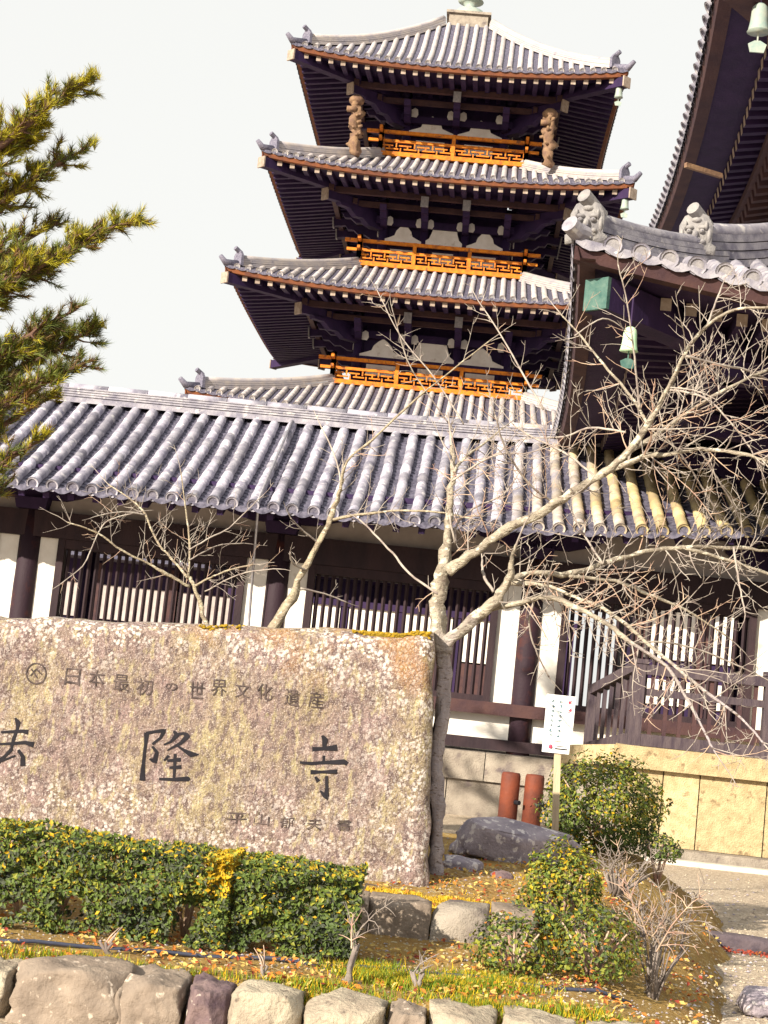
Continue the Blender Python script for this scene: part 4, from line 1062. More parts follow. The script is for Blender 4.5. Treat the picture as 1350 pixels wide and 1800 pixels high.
def plinth():
    root = thing('low_stone_wall', 'low mossy topped stone wall beside the hedge in front of the slab', 'stone wall', loc=(.2,8.35,.2))
    P = Matrix.Translation((-.2,-8.35,-.2))
    for k, (a, b, t0) in enumerate(((560,648,1570),(650,758,1578),(763,862,1590),(868,948,1597))):
        pa, pb = at(a,t0,8.35), at(b,t0+4,8.35); h = pa.z-.12
        o = link('wall_stone', rock_mesh('wall_stone','stone_brown' if k != 2 else 'granite_grey',pb.x-pa.x+.012,.34,h,k+20,.965,.035,14), root, ((pa.x+pb.x)/2,8.5,.12)); o.matrix_parent_inverse = P
plinth()
p = atz(905,1497,.50)
tag(link('boulder', rock_mesh('boulder','boulder',.80,.46,.33,7,.6,.26,14), None, (.42,10.7,.44), (0,R_(7),.25)), 'mottled grey boulder lying beside the red posts', 'boulder')
tag(link('rock', rock_mesh('rock','boulder',.24,.2,.11,9,.4,.2,7), None, (.12,9.95,.44)), 'small dark rock on the earth right of the trunk', 'rock')
tag(link('rock', rock_mesh('rock','stone_purple',.14,.14,.08,12,.4,.2,7), None, (.36,9.75,.43)), 'smallest dark rock between the trunk and the leafy shrub', 'rock')
tag(link('rock', rock_mesh('rock','stone_cream',.16,.14,.10,15,.4,.2,7), None, tuple(Vector((.56,8.75,.38)))), 'pale rock at the end of the low stone wall', 'rock')
tag(link('rock', rock_mesh('rock','boulder',.20,.3,.14,17,.45,.2,7), None, (1.75,8.9,0)), 'grey rock at the gravel edge below the twiggy bush', 'rock')
for i, px in enumerate((899, 941)):
    b_ = atz(px,1500,0.02); q = at(px,1358+4*i,16.0)
    t = thing('bollard', ('rust red bollard, left of the pair behind the boulder','rust red bollard, right of the pair nearer the round bush')[i], 'bollard', 'red bollards', (q.x,16.0,0))
    m = MB(); m.lathe((0,0,0), [(.095,0),(.095,q.z-.03),(.085,q.z),(.02,q.z+.005)], 16); m.build('shaft', 'rust', t, True)
    m = MB(); m.tube([(.06,-.08,q.z-.28),(.10,-.13,q.z-.28)], .022, 8); m.build('chain_hook', 'ink', t)
# kerb on the gravel at the right
def kerbs():
    root = thing('drain_kerb', 'dark stone kerb with a red leaf strip lying on the gravel at right', 'kerb', loc=(2.6,11.1,0))
    P = Matrix.Translation((-2.6,-11.1,0))
    x = 1.82
    while x < 7:
        o = link('kerb_stone', rock_mesh('kerb_stone','kerb',.47,.18,.13,x,.9,.05,6), root, (x+.235,11.25,-.02)); o.matrix_parent_inverse = P; x += .49
kerbs()

# ------------------------------------------------------------------ sign
def sign():
    Y = 11.3; b = at(976,1495,Y); t_ = at(984,1222,Y)
    root = thing('notice_sign', 'small white notice board on a wooden stake beside the round bush', 'sign', loc=(b.x,Y,b.z-.06))
    w_ = .205; zt = t_.z; zm = at(984,1303,Y).z; zb = at(984,1324,Y).z
    x0 = at(958,1260,Y).x; x1 = at(1009,1260,Y).x; cx = (x0+x1)/2
    P = Matrix.Translation((-b.x,-Y,-(b.z-.06)))
    def fin(o): o.matrix_parent_inverse = P; return o
    m = MB(); m.beam((b.x,Y+.03,b.z-.06), (t_.x+.0,Y+.03,zt-.03),   .046, .046, up=(0,1,0)); m.beam((b.x-.034,Y+.045,b.z-.06), (b.x-.012,Y+.045,b.z+.36), .02, .02, up=(0,1,0)); fin(m.build('stake', 'post', root))
    tl = Vector((.045,0,1)).normalized()
    m = MB(); m.box((cx,Y,(zt+zm)/2), (x1-x0,.012,zt-zm)); fin(m.build('board', 'white', root))
    m = MB(); m.box((cx-.006,Y,(zm+zb)/2-.004), (x1-x0-.012,.012,zm-zb-.004)); fin(m.build('lower_plate', 'white', root))
    y = Y-.0085
    def mark(x, z, s, seed, mt):
        r = random.Random(seed); m = MB()
        for k in range(4):
            a = r.choice((0,0,1.57,.6,-.6)); L = s*r.uniform(.35,.9); ox, oz = r.uniform(-.28,.28)*s, r.uniform(-.3,.3)*s
            d = Vector((math.cos(a),0,math.sin(a)))*L/2; c = Vector((x+ox,y,z+oz)); m.beam(c-d, c+d, s*.13, .003, up=(0,1,0))
        return m
    for k in range(2): fin(mark(x1-.038, zt-.045-k*.052, .036, 40+k, 'sign_red').build('print_mark', 'sign_red', root))
    for c in range(2):
        for k in range(8): fin(mark(x1-.098-c*.055, zt-.045-k*.034, .027, 60+c*10+k, 'sign_blue').build('print_mark', 'sign_blue', root))
    m = MB(); m.lathe((cx-.045,y,(zm+zb)/2-.012), [(.012,0),(.014,.012),(.008,.026)], 8); fin(m.build('print_emblem', 'sign_red', root))
    m = MB(); m.box((cx+.03,y,(zm+zb)/2+.006), (.07,.003,.004)); m.box((cx+.03,y,(zm+zb)/2-.012), (.085,.003,.008)); fin(m.build('print_line', 'ink', root))
sign()

# ------------------------------------------------------------------ leafy plants
def leaf(mb, p, n_, s, m, asp=.55):
    n_ = n_.normalized(); a = n_.orthogonal().normalized(); b = n_.cross(a); t = rnd.uniform(0, 6.283)
    d = a*math.cos(t)+b*math.sin(t); e = n_.cross(d)
    mb.add([p-d*s*.5, p+e*s*asp*.5+n_*s*.08, p+d*s*.5, p-e*s*asp*.5+n_*s*.08], [(0,1,2,3)], m)
def hedge(label, x0, x1, y0, y1, zt, seed, yellow=None, n=8500, trans=False):
    root = thing('clipped_hedge', label, 'hedge', 'hedges before the slab', ((x0+x1)/2,(y0+y1)/2,.2))
    P = Matrix.Translation((-(x0+x1)/2,-(y0+y1)/2,-.2))
    m = MB()
    for k in range(n):
        r = rnd.random(); x = rnd.uniform(x0,x1); z = rnd.uniform(0,1); 
        if r < .62: y = y0+abs(rnd.gauss(0,.06)); 
        elif r < .85: y = rnd.uniform(y0,y1); z = 1-abs(rnd.gauss(0,.05))
        else: y = rnd.uniform(y0,y1)
        if rnd.random() < .06: x = x1-abs(rnd.gauss(0,.05)); y = rnd.uniform(y0,y1)
        top = zt(x)
        bump_ = .09*noise.noise(Vector((x*4,seed,z*4)))+.05*noise.noise(Vector((x*11,seed,z*11)))
        lo = .225 + .09*abs(noise.noise(Vector((x*5,seed,0))))
        zz = lo+(top-lo)*min(z,1.02)+.035*noise.noise(Vector((x*9,y*9,seed)))
        # thin, leggy lower part with gaps
        if z < .42 and noise.noise(Vector((x*5.5,seed+3,z*3))) > .06+z*.75: continue
        y += bump_
        q = noise.noise(Vector((x*3.2,z*2.5,seed*3))); mm = 0
        r2 = rnd.random()+q*.35
        mm = 3 if r2 < .34 else 0 if r2 < .90 else 1
        if yellow and abs(x-yellow[0]) < yellow[1]*(1+rnd.gauss(0,.35)) and z > .66+rnd.gauss(0,.08): mm = 2 if rnd.random() < .7 else 1
        elif z > .97 and rnd.random() < .40: mm = 2 if rnd.random() < .35 else 1
        elif rnd.random() < .025: mm = 2
        nn = Vector((rnd.gauss(0,.6), -1+rnd.gauss(0,.5)+(z > .9)*.6, .55+rnd.gauss(0,.6)))
        leaf(m, Vector((x,y,zz)), nn, rnd.triangular(.012,.044,.022), mm)
    o = m.build('leaves', ['leaf1','leaf2','leaf3','leaf4'], root); o.matrix_parent_inverse = P; o['kind'] = 'stuff'
    x = x0+.06
    while x < x1:
        m = MB(); bx = x; by = (y0+y1)/2+rnd.uniform(-.12,.12); g = bed_z(bx,by)
        for q in range(4):
            dx = rnd.uniform(-.14,.14); dy = rnd.uniform(-.2,.15)
            m.tube([(bx,by,g-.02),(bx+dx*.4,by+dy*.4,g+.16),(bx+dx,by+dy,g+.34),(bx+dx*1.4,by+dy*1.2,zt(bx)-.08)], [.012,.010,.007,.004], 5)
        o = m.build('stem', 'twig_red', root, True); o.matrix_parent_inverse = P; x += rnd.uniform(.16,.26)
def zt_h(x):
    return .655+.02*noise.noise(Vector((x*1.7,3,0)))-.012*(x+1.6)
xa = at(-260,1500,7.6).x; xm = at(412,1500,7.6).x; xb = at(640,1500,7.6).x
hedge('long dark green clipped hedge at the left with a yellow patch', xa, xm, 7.55, 8.1, zt_h, 1, (at(398,1500,7.6).x,.075), 26000)
hedge('short dark green clipped hedge at the right end below the slab', xm+.02, xb, 7.6, 8.1, lambda x: zt_h(x)-.015, 5, None, 9000)
def bush(name, label, c, r, n, mats, probs, ls=(.022,.04), seed=0, flat=1.0, stems=6, hollow=.55, gap=.0):
    c = Vector(c); g = bed_z(c.x,c.y); root = thing(name, label, 'shrub', None, (c.x,c.y,g)); P = Matrix.Translation((-c.x,-c.y,-g))
    m = MB()
    for k in range(n):
        d = Vector((rnd.gauss(0,1),rnd.gauss(0,1),rnd.gauss(0,1))).normalized()
        if gap and noise.noise(d*2.4+Vector((seed,seed*2,0))) > .35-gap: 
            if rnd.random() < .75: continue
        rr = (hollow+(1-hollow)*rnd.random()**.5)*(1+.24*noise.noise(d*2.2+Vector((seed,0,0)))+.16*noise.noise(d*6+Vector((0,seed,0))))
        p = c+Vector((d.x*r[0],d.y*r[1],d.z*r[2]))*rr
        if p.z < g+.02: continue
        q = rnd.random(); acc = 0; mm = 0
        for i, pr in enumerate(probs):
            acc += pr
            if q < acc: mm = i; break
        if d.z < -.2 and mm == 1: mm = 0
        leaf(m, p, d+Vector((rnd.gauss(0,.6),rnd.gauss(0,.6),rnd.gauss(0,.6)+.4)), rnd.uniform(*ls), mm)
    o = m.build('leaves', mats, root); o.matrix_parent_inverse = P; o['kind'] = 'stuff'
    for k in range(stems):
        m = MB(); a = rnd.uniform(0,6.28); q = Vector((math.cos(a)*r[0]*.7,math.sin(a)*r[1]*.7,0)); z = c.z+r[2]*.5
        m.tube([(c.x,c.y,g-.02),(c.x+q.x*.4,c.y+q.y*.4,(g+z)/2),(c.x+q.x,c.y+q.y,z)], [.014,.010,.004], 5); o = m.build('stem','twig_red',root,True); o.matrix_parent_inverse = P
    return root
q = at(1058,1420,12.0)
bush('round_shrub','large round clipped bush behind the notice sign', q, (.46,.42,.40), 9500, ['leaf1','leaf2','leaf4','leaf3'], (.34,.46,.15,.05), (.024,.042), 3, gap=.06)
q = at(1160,1490,11.6)
bush('low_shrub','small dark bush tucked under the round clipped bush', q, (.16,.2,.10), 900, ['leaf1','leaf4','leaf2'], (.4,.45,.15), (.02,.035), 4)
q = at(988,1588,8.6)
bush('leafy_shrub','loose yellow green shrub in front of the notice sign', q, (.23,.24,.34), 6500, ['leaf1','leaf2','leaf4','leaf3'], (.34,.44,.12,.10), (.018,.036), 6, gap=.18, stems=9)
q = at(905,1668,7.9)
bush('leafy_shrub','straggling low green shrub at the front edge of the bed', q, (.21,.2,.19), 2300, ['leaf1','leaf4','leaf2','litter1'], (.34,.24,.38,.04), (.018,.034), 8, gap=.22, stems=9)
q = at(1045,1668,8.0)
bush('leafy_shrub','low olive shrub below the bare twiggy bush', q, (.24,.22,.22), 2800, ['leaf1','leaf4','leaf2','litter1'], (.32,.24,.39,.05), (.018,.034), 9, gap=.2, stems=8)

# ------------------------------------------------------------------ bare trees and twigs
def twig(mb, p, d, L, r, lvl, up=.35, m=1, den=1.0, curl=.5):
    n = max(3, int(L/.07)); pts = [Vector(p)]; d = Vector(d).normalized(); dirs = []
    bend = Vector((rnd.gauss(0,.25),rnd.gauss(0,.2),rnd.gauss(0,.2)+up))
    for i in range(n):
        d = (d+bend*(curl/n)+Vector((rnd.gauss(0,.10),rnd.gauss(0,.08),rnd.gauss(0,.10)))).normalized(); pts.append(pts[-1]+d*L/n); dirs.append(d.copy())
    mb.tube(pts, [r*(1-.62*i/n) for i in range(n+1)], 4 if r < .006 else 5, m, cap=False)
    if lvl > 0:
        k = max(2, int(L/.085*den))
        for i in range(k):
            t = (i+.6+rnd.uniform(-.3,.3))/k; j = min(n-1, int(t*n)); dd = dirs[j]; sd = 1 if i % 2 else -1
            pl = Vector((-dd.z*sd,0,dd.x*sd)); nd = dd*.75+pl*rnd.uniform(.6,1.1)+Vector((0,rnd.gauss(0,.45),.15))
            LL = L*rnd.uniform(.22,.52)*(1-.45*t)
            if LL > .035: twig(mb, pts[j].lerp(pts[j+1],.5), nd, LL, max(.0022,r*.6), lvl-1, up, m, den, curl)
def tree(name, label, Y, limbs, auto, loc, trunk_m, seed, cut=None):
    """limbs: list of (points (px,py,rpx), depth slope); auto: density of side twigs per limb"""
    global rnd
    keep = rnd; rnd = random.Random(seed)
    root = thing(name, label, 'tree', None, loc); P = Matrix.Translation(-Vector(loc))
    k = Y/FPX; tk = MB(); cr = MB()
    for li, (pts, ds, den, tl, lvl) in enumerate(limbs):
        W = []
        for i, (x, y, r) in enumerate(pts):
            q = at(x, y, Y + ds*i/(len(pts)-1)); W.append((q, r*k*(.76 if r > 12 else .58 if r > 7 else .52)*(cut or 1)))
        # resample smoothly
        S_ = []; R2 = []
        for i in range(len(W)-1):
            p0 = W[max(0,i-1)][0]; p1 = W[i][0]; p2 = W[i+1][0]; p3 = W[min(len(W)-1,i+2)][0]
            for s in range(5):
                t = s/5; S_.append(.5*((2*p1)+(p2-p0)*t+(2*p0-5*p1+4*p2-p3)*t*t+(3*p1-p0-3*p2+p3)*t**3)); R2.append(W[i][1]+(W[i+1][1]-W[i][1])*t)
        S_.append(W[-1][0]); R2.append(W[-1][1])
        S_ = [p+Vector((rnd.gauss(0,.22),rnd.gauss(0,.22),rnd.gauss(0,.22)))*min(r,.02) for p, r in zip(S_, R2)]
        big = pts[0][2] >= 5.5
        (tk if big else cr).tube(S_, R2, 10 if R2[0] > .03 else 6, (0 if li else 1) if big else 0, jit=.7 if big else .25)
        if den:
            L = sum((b-a).length for a, b in zip(S_, S_[1:])); n = int(L*den*2.3)
            for i in range(n):
                t = rnd.uniform(.06,1)
                if li == 0 and t < .8: continue
                j = min(len(S_)-2, int(t*(len(S_)-1))); dd = (S_[j+1]-S_[j]).normalized(); sd = rnd.choice((-1,1))
                pl = Vector((-dd.z*sd,0,dd.x*sd)); nd = dd*rnd.uniform(.3,1.0)+pl*rnd.uniform(.6,1.2)+Vector((0,rnd.gauss(0,.6),0))
                twig(cr, S_[j], nd, tl*rnd.uniform(.4,1.35), min(max(R2[j]*.5,.003),rnd.uniform(.0036,.006))*(cut or 1), lvl, rnd.choice((.6,.5,.2,-.3)), 0 if rnd.random() < .75 else 1, 1.0, 1.0)
            # leader continues past its end
            dd = (S_[-1]-S_[-3]).normalized(); twig(cr, S_[-1], dd, tl*.9, max(.004,R2[-1]*.8), lvl, .1, 0)
    o = tk.build('trunk', trunk_m, root, True); o.matrix_parent_inverse = P
    o = cr.build('crown', ['twig','twig_red'], root, True); o.matrix_parent_inverse = P
    rnd = keep
Ym = 9.62
main = [
 ([(766,1545,18),(768,1480,15),(768,1400,15),(767,1330,15),(776,1255,15),(780,1185,15),(776,1130,17)],0,0,0,0),
 ([(778,1150,19),(768,1090,17),(770,1040,16),(780,990,15),(788,930,12),(792,870,10),(797,810,8),(794,783,7)],.1,3,.25,1),
 ([(786,1005,13),(835,970,12),(900,925,12),(975,885,12),(1050,838,11),(1105,795,10),(1140,745,8.5),(1175,680,7),(1205,620,6),(1240,575,5),(1290,545,4),(1350,542,4),(1420,560,3)],-.7,4,.40,2),
 ([(1105,795,8),(1180,745,7),(1240,705,6),(1300,672,5.5),(1350,650,5),(1430,625,4)],.4,10,.42,2),
 ([(1045,842,9),(1120,806,8),(1170,798,7),(1230,790,6.5),(1300,796,6),(1350,812,5),(1430,838,4)],-.5,11,.42,2),
 ([(780,1135,14),(830,1090,13),(868,1058,13),(893,1020,11),(900,985,7),(907,958,5)],-.2,2,.25,1),
 ([(893,1022,9),(935,1007,9),(1000,1010,9),(1060,990,8),(1120,972,7.5),(1200,962,6.5),(1270,962,6),(1350,968,5),(1430,985,4)],.5,8,.42,2),
 ([(1200,962,6),(1280,985,5.5),(1350,1010,5),(1420,1050,4)],.2,7,.35,2),
 ([(860,1072,8),(915,1060,8),(960,1050,8),(1010,1067,8),(1060,1092,8),(1110,1130,7),(1170,1170,6),(1205,1225,5),(1240,1290,4),(1258,1325,3)],-.9,9,.30,2),
 ([(893,1025,8),(955,1028,7),(1010,1050,7),(1075,1078,6.5),(1150,1140,6),(1220,1200,5),(1305,1265,4),(1345,1310,3)],-.6,9,.32,2),
 ([(1000,1012,6),(1080,1022,5.5),(1140,1045,5),(1210,1075,4),(1280,1120,3)],.5,8,.35,2),
 ([(770,1045,5),(720,1008,4),(690,973,4),(650,930,3.5),(630,912,3)],.3,3,.12,1),
 ([(868,1040,5),(850,1010,5),(848,985,4)],.2,3,.15,1),
 ([(797,830,6),(818,803,5),(850,780,4),(885,752,3)],.3,7,.28,1),
 ([(795,845,4),(840,815,3.5),(880,798,3),(920,798,2.5)],-.3,7,.28,2),
 ([(790,905,4),(800,955,4),(802,925,3.5),(830,895,3),(880,872,3),(900,850,2.5)],.3,7,.3,2),
 ([(1140,750,5.5),(1110,698,5),(1060,640,4.2),(1020,590,3.5),(982,548,2.5)],.4,9,.22,1),
 ([(1125,720,4),(1118,660,3.6),(1112,600,3),(1100,520,2.5),(1086,465,2)],-.3,9,.2,1),
 ([(1100,760,4),(1040,752,4),(1000,765,3.5),(960,770,3)],.3,10,.32,2),
 ([(1050,842,4),(1000,800,4),(940,770,3.5),(900,745,3)],.4,10,.35,2),
 ([(975,885,4),(930,850,4),(890,790,3.5),(870,730,3)],-.4,9,.32,2),
 ([(1205,625,5),(1260,640,4.5),(1310,650,4),(1350,668,4)],.4,9,.3,2),
 ([(1240,578,4),(1255,540,3.5),(1270,500,3)],.2,9,.2,2),
 ([(1175,685,4),(1240,700,3.5),(1290,750,3),(1320,790,3)],-.3,9,.3,2),
 ([(1230,790,4),(1260,840,3.5),(1290,890,3),(1310,940,2.5)],.4,8,.28,2),
 ([(1140,745,4),(1190,790,3.5),(1230,850,3),(1260,900,2.5)],.4,8,.3,2),
 ([(1290,962,4),(1295,1000,3.5),(1302,1040,3),(1310,1080,2.5)],-.1,12,.12,1),
 ([(1060,992,4),(1020,930,3.5),(1000,890,3)],.2,8,.25,2),
 ([(1110,1130,4),(1180,1130,3.5),(1250,1150,3),(1330,1185,2.5)],.3,9,.28,2),
 ([(940,1050,4),(930,1100,3.5),(945,1150,3),(965,1190,2.5)],.2,8,.15,1),
 ([(1010,590,2.6),(1060,560,2.4),(1100,580,2)],.2,0,.1,0),
 ([(955,720,4),(915,650,3.2),(875,580,2.6),(840,528,2)],.3,7,.16,1),
]
tree('bare_tree', 'largest bare tree with pale spreading limbs at the right end of the slab', Ym, main, None, tuple(at(766,1545,Ym)), ['bark_main','bark_main'], 11)
small = [
 ([(470,1125,14),(490,1088,14),(512,1050,13),(536,1000,11),(560,955,10),(580,912,9),(598,862,8)],0,2,.2,1),
 ([(598,862,7),(610,812,6),(655,772,4.5),(720,712,4),(780,662,3.4),(862,598,2.6)],-.4,5,.22,1),
 ([(580,914,6),(640,904,5.5),(700,898,5),(770,900,4),(830,912,3)],-.3,6,.28,2),
 ([(538,1002,5),(515,990,4.5),(510,970,3.5)],-.2,5,.12,1),
 ([(528,1034,4.5),(570,1044,3.5),(612,1060,2.5)],.2,4,.1,1),
 ([(600,850,4),(588,800,3.5),(560,740,2.6)],.2,5,.15,1),
 ([(815,745,3.6),(762,662,3.2),(705,592,2.6),(664,512,2)],.3,8,.16,1),
 ([(800,760,3.2),(750,690,3),(715,630,2.6),(690,545,2)],-.3,8,.16,1),
 ([(560,955,4),(530,930,3.5),(510,910,2.5)],-.2,6,.16,1),
]
tree('bare_tree', 'slender bare tree leaning right behind the middle of the slab', 10.6, small, None, (at(470,1125,10.6).x,10.6,.45), ['bark','bark'], 5, .82)
left = [
 ([(372,1130,11),(360,1090,11),(346,1045,10),(333,1015,9)],0,0,0,0),
 ([(333,1030,8),(300,1013,7.5),(260,990,6.5),(213,967,5.5),(172,937,4.5),(118,918,3)],-.3,7,.24,2),
 ([(331,1016,7),(300,980,6),(273,946,5.5),(255,904,5),(234,881,4),(190,851,3)],.3,8,.26,2),
 ([(332,1016,6),(333,958,5.5),(329,916,4.5),(318,830,2.6)],.1,9,.24,2),
 ([(340,1032,6.5),(370,1015,6),(402,1002,5),(446,992,3.6)],-.2,8,.22,2),
 ([(332,966,4.5),(370,945,4),(402,928,3.6),(452,880,2.6)],.2,6,.2,1),
 ([(172,938,4),(160,965,3.6),(145,995,3.2),(105,1028,2.4)],-.2,10,.09,1),
 ([(333,985,4),(380,960,3.6),(430,955,2.6)],.3,7,.2,2),
 ([(255,905,4),(215,900,3.4),(180,905,2.6)],-.2,8,.2,2),
 ([(172,938,4),(190,915,3.6),(235,902,3)],.1,8,.16,1),
 ([(360,1040,4),(420,1010,3.4),(480,1000,2.6)],-.3,8,.2,2),
]
tree('bare_tree', 'small bushy bare tree behind the left half of the slab', 11.2, left, None, (at(372,1130,11.2).x,11.2,.4), ['bark','bark'], 8, .66)

def twig_bush(label, px, py, Y, H, n, seed, spread=.55):
    global rnd
    keep = rnd; rnd = random.Random(seed); b = at(px,py,Y); b.z = bed_z(b.x,b.y)-.02
    root = thing('twiggy_bush', label, 'shrub', None, tuple(b)); P = Matrix.Translation(-b); m = MB(); s = MB()
    for k in range(n):
        a = rnd.uniform(0,6.28); d = Vector((math.cos(a)*spread*rnd.random(),math.sin(a)*spread*rnd.random(),1))
        (s if k < 6 else m).tube([b+Vector((rnd.gauss(0,.02),rnd.gauss(0,.02),0)), b+d*H*.22, b+d*H*.45+Vector((rnd.gauss(0,.02),0,0))], [.013,.010,.006] if k < 6 else [.007,.005,.004], 6)
        twig(m, b+d*H*.42, d+Vector((rnd.gauss(0,.4),rnd.gauss(0,.3),0)), H*rnd.uniform(.4,.7), .005, 2, rnd.choice((.3,.1,-.3)), 0 if rnd.random() < .7 else 1, 2.6, 2.0)
    o = s.build('stem', 'twig_grey', root, True); o.matrix_parent_inverse = P
    o = m.build('twigs', ['twig_grey','twig_red'], root, True); o.matrix_parent_inverse = P
    rnd = keep
twig_bush('pale leafless twiggy bush at the right edge of the bed', 1150,1712,8.15,.62,16,3,.55)
twig_bush('low tangle of pale dry twigs in front of the round bush', 1085,1560,9.6,.36,22,4,1.1)
for i, (px, py, Y, H, lb) in enumerate(((1050,1690,8.0,.42,'single grey sapling between the two low olive shrubs'), (612,1712,7.15,.42,'thin bare sapling at the right end of the hedge'), (735,1712,7.2,.22,'short forked dry stem on the bed before the low wall'), (184,1675,7.2,.16,'short dry stem under the left part of the hedge'), (462,1712,7.15,.15,'short dry stem under the right part of the hedge'))):
    twig_bush(lb, px, py, Y, H, 3 if i != 2 else 4, 20+i, .35)

# ------------------------------------------------------------------ pine
def pine():
    global rnd
    keep = rnd; rnd = random.Random(31)
    Y = 12.5; base = Vector((at(-260,900,Y).x, Y, .1))
    root = thing('pine_tree', 'pine tree with golden green needles reaching in from the left', 'tree', None, tuple(base)); P = Matrix.Translation(-base)
    tk = MB(); nd = MB()
    tp = [base+Vector((0,0,-.3)), base+Vector((.05,.1,2)), base+Vector((-.05,0,4)), base+Vector((.05,-.1,6)), base+Vector((0,0,8))]
    tk.tube(tp, [.24,.20,.16,.10,.03], 10, jit=.4)
    def tuft(p, d, s, mm, n=34):
        d = d.normalized(); a = d.orthogonal().normalized(); b = d.cross(a)
        for k in range(n):
            t = rnd.uniform(0,6.28); sp = rnd.uniform(.25,1.15); q = (d+(a*math.cos(t)+b*math.sin(t))*sp).normalized()
            w_ = q.cross(Vector((rnd.gauss(0,1),rnd.gauss(0,1),rnd.gauss(0,1)))).normalized()*s*.034
            o = p-d*rnd.uniform(0,s*.9)
            nd.add([o-w_, o+w_, o+q*s*rnd.uniform(.7,1.1)], [(0,1,2)], mm if rnd.random() < .85 else rnd.choice((0,1,2)))
    def shoot(p, d, L, yel, lvl=1):
        n = max(3, int(L/.07)); pts = [p]
        for i in range(n):
            d = (d+Vector((rnd.gauss(0,.13),rnd.gauss(0,.13),rnd.gauss(0,.12)+.07))).normalized(); pts.append(pts[-1]+d*L/n)
        tk.tube(pts, [.011*(1-.7*i/n) for i in range(n+1)], 4, cap=False)
        for i in range(1, n+1):
            if i < n*.45: continue
            mm = 1 if rnd.random() < yel else 0 if rnd.random() < .7 else 2
            tuft(pts[i], (pts[i]-pts[i-1]).normalized()+Vector((rnd.gauss(0,.35),rnd.gauss(0,.35),.22)), .088, mm, 28)
        if lvl and L > .14:
            for k in range(max(2,int(L/.11))):
                t = rnd.uniform(.15,.9); i = min(n-1,int(t*n)); a = rnd.choice((-1,1))*rnd.uniform(.5,1.1)
                dd = (pts[i+1]-pts[i]).normalized(); nd_ = dd+Vector((-dd.z*a,rnd.gauss(0,.5),dd.x*a+.15))
                shoot(pts[i], nd_, L*rnd.uniform(.3,.6), yel, 0)
        return pts
    def limb(tip, start_z, yel, fill, back, ysh=0):
        q = at(tip[0],tip[1],Y+ysh); s = Vector((base.x,Y,start_z)); n = 12; pts = []
        for i in range(n+1):
            t = i/n; p = s.lerp(q, t); p.z += .25*math.sin(math.pi*t)*(-.5)*1.0; p += Vector((0,.05*math.sin(t*7),.03*math.sin(t*9))); pts.append(p)
        tk.tube(pts, [.05*(1-t/n)+.010 for t in range(n+1)], 6)
        for k in range(fill):
            t = rnd.uniform(back,1); i = min(n-1,int(t*n)); p = pts[i].lerp(pts[i+1], t*n-i); dd = (pts[i+1]-pts[i]).normalized()
            L = (.14+.55*(1-t))*rnd.uniform(.45,1.1)
            nd_ = dd*rnd.uniform(.6,1.2)+Vector((rnd.gauss(0,.2),rnd.gauss(0,.7),rnd.gauss(.12,.45)))
            shoot(p, nd_, L, yel)
        shoot(pts[-1]-(pts[-1]-pts[-2])*.3, (pts[-1]-pts[-2])+Vector((0,0,.05)), .12, yel)
    k = at(0,0,Y)
    for tip, pz, yel, fill, back, ysh in (((158,140),5.15,.75,40,.5,-.2), ((70,215),5.3,.75,40,.45,-.1), ((150,262),4.75,.45,40,.45,.3), ((60,235),5.2,.6,34,.35,0), ((236,385),4.15,.45,62,.42,-.1), ((160,425),4.05,.4,40,.4,.1), ((100,392),4.2,.35,34,.4,.4), ((132,545),3.35,.12,44,.4,0), ((180,572),3.2,.08,60,.4,.3), ((145,640),2.95,.12,60,.35,-.2), ((90,590),3.3,.15,50,.3,.5),
                           ((88,700),2.7,.35,36,.35,.1), ((80,770),2.35,.35,36,.3,-.3), ((30,800),2.2,.4,24,.3,.2), ((50,480),3.7,.35,46,.3,.2), ((40,330),4.6,.4,34,.3,.2), ((60,610),3.2,.2,46,.3,.4)):
        limb(tip, pz, yel, int(fill*.85), back, ysh)
    # rest of the crown outside the frame
    for z_, r_ in ((4.6,1.6),(5.6,1.5),(6.6,1.2),(7.4,.8),(3.4,1.6)):
        for a in range(6):
            an = a*1.05+z_; 
            if math.cos(an) > -.15: continue
            s = base+Vector((0,0,z_-.1)); e = s+Vector((math.cos(an)*r_,math.sin(an)*r_,.25)); tk.tube([s,e], [.04,.012], 5)
            for k in range(12):
                t = rnd.uniform(.3,1); shoot(s.lerp(e,t), (e-s).normalized()+Vector((rnd.gauss(0,.6),rnd.gauss(0,.6),.2)), .35, .4)
    o = tk.build('trunk', 'pine_bark', root, True); o.matrix_parent_inverse = P
    o = nd.build('crown', ['pine1','pine2','pine3'], root); o.matrix_parent_inverse = P
    rnd = keep
pine()

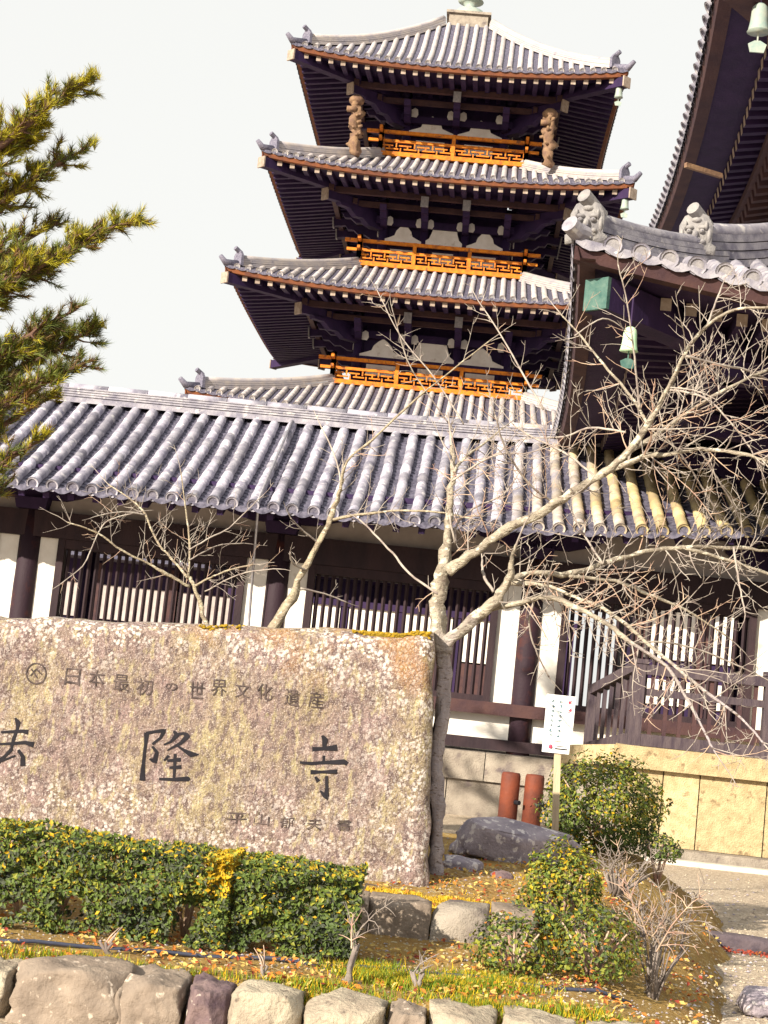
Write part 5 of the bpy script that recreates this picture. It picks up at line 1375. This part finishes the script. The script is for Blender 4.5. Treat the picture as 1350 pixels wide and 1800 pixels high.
# ------------------------------------------------------------------ ground cover and small things
def scatter():
    m = MB()
    for k in range(9000):                                    # fallen leaves
        x = rnd.uniform(-3.2,2.0); y = rnd.triangular(6.85,11.5,7.1)
        if noise.noise(Vector((x*2.4,y*2.4,8))) < -.12: continue
        z = bed_z(x,y)
        if z < .06: continue
        r = rnd.random(); leaf(m, Vector((x,y,z+.012+rnd.random()*.012)), Vector((rnd.gauss(0,.5),rnd.gauss(0,.5)-.3,1)), rnd.uniform(.018,.042), 0 if r < .38 else 1 if r < .55 else 2)
    tag(m.build('leaf_litter', ['litter1','litter2','litter3']), 'orange and straw coloured fallen leaves over the bed', 'leaves', kind='stuff')
    m = MB()
    def blade(x, y, h, mm):
        z = bed_z(x,y)-.004; a = rnd.uniform(0,6.28); b = Vector((x,y,z)); s = Vector((math.cos(a),math.sin(a),0))*.0035; t = Vector((rnd.gauss(0,.35),rnd.gauss(0,.35),1))*h
        m.add([b-s, b+s, b+t], [(0,1,2)], mm)
    for (px, py, Y, rx, ry, n) in ((735,1700,7.35,.25,.16,3200), (640,1690,7.5,.2,.2,1500), (870,1690,7.6,.25,.2,2200), (810,1705,7.4,.16,.10,700), (560,1735,6.98,.35,.08,1100), (860,1745,7.0,.3,.1,1100), (1010,1740,7.1,.3,.12,900), (250,1700,6.98,.5,.08,900), (90,1672,6.98,.3,.08,600)):
        c = at(px,py,Y)
        for k in range(n): blade(c.x+rnd.gauss(0,rx*.5), Y+rnd.gauss(0,ry*.6), rnd.uniform(.02,.05), 0 if rnd.random() < .7 else 1)
    for k in range(26000):                                     # golden moss behind the low wall
        x = rnd.uniform(-.55,.80); y = rnd.uniform(8.40,9.10)
        if noise.noise(Vector((x*3,y*3,2))) < -.25: continue
        blade(x, y, rnd.uniform(.010,.026), 1 if rnd.random() < .6 else 2)
    for k in range(2500):
        x = rnd.uniform(-.3,1.2); y = rnd.uniform(9.1,11.5); 
        if noise.noise(Vector((x*2.5,y*2.5,12))) < .08: continue
        blade(x, y, rnd.uniform(.008,.025), 2 if rnd.random() < .6 else 1)
    tag(m.build('grass', ['grass','moss','moss2']), 'short green and golden grass and moss on the bed', 'grass', kind='stuff')
    m = MB()
    for k in range(9000):                                     # loose gravel near the path
        y = rnd.triangular(6.2,17,8); x = rnd.uniform(.55,6) if y < 7 else rnd.uniform(1.25,6)
        if bed_z(x,y) > .10 and y > 6.8 and rnd.random() < .8: continue
        z = max(0,bed_z(x,y)) if 6.76 < y < 14.4 and x < 2.3 else 0
        r = rnd.uniform(.006,.018); a = rnd.uniform(0,6.28); c = Vector((x,y,z))
        vs_ = [c+Vector((math.cos(a+q*1.57)*r*rnd.uniform(.7,1.2), math.sin(a+q*1.57)*r*rnd.uniform(.7,1.2), r*.15)) for q in range(4)]+[c+Vector((0,0,r*.85)), c-Vector((0,0,r*.4))]
        m.add(vs_, [(0,1,4),(1,2,4),(2,3,4),(3,0,4)], rnd.choice((0,0,1,2)))
    for k in range(5000):
        x = rnd.uniform(-3.2,1.5); y = rnd.triangular(6.9,12,7.6); z = bed_z(x,y); r = rnd.uniform(.004,.012); c = Vector((x,y,z))
        vs_ = [c+Vector((math.cos(q*1.57+k)*r*rnd.uniform(.7,1.2), math.sin(q*1.57+k)*r*rnd.uniform(.7,1.2), r*.1)) for q in range(4)]+[c+Vector((0,0,r*.8))]
        m.add(vs_, [(0,1,4),(1,2,4),(2,3,4),(3,0,4)], rnd.choice((0,1,2)))
    tag(m.build('gravel', ['pebble','stone_cream','boulder']), 'loose pebbles scattered over the path and the bed', 'gravel', kind='stuff')
    m = MB()
    for k in range(700):                                      # red leaves gathered along the kerb
        x = rnd.uniform(1.85,5); y = 11.12-abs(rnd.gauss(0,.05))
        leaf(m, Vector((x,y,.012+rnd.random()*.02)), Vector((rnd.gauss(0,.5),rnd.gauss(0,.5)-.5,1)), rnd.uniform(.02,.04), 1 if rnd.random() < .8 else 0)
    tag(m.build('leaf_drift', ['litter1','litter2']), 'drift of red fallen leaves along the dark kerb', 'leaves', kind='stuff')
    m = MB(); pts = []
    for (px, py) in ((-80,1648),(60,1652),(170,1658),(270,1666),(370,1673),(480,1683),(560,1690),(640,1697),(760,1703),(830,1713),(900,1722),(980,1730),(1050,1736),(1110,1738)):
        q = atz(px,py,.24); pts.append(Vector((q.x,q.y,bed_z(q.x,q.y)+.010+.008*math.sin(px*.031))))
    m.tube(pts, .0095, 8); tag(m.build('irrigation_hose', 'hose', None, True), 'thin black hose lying along the front of the bed', 'hose')
scatter()
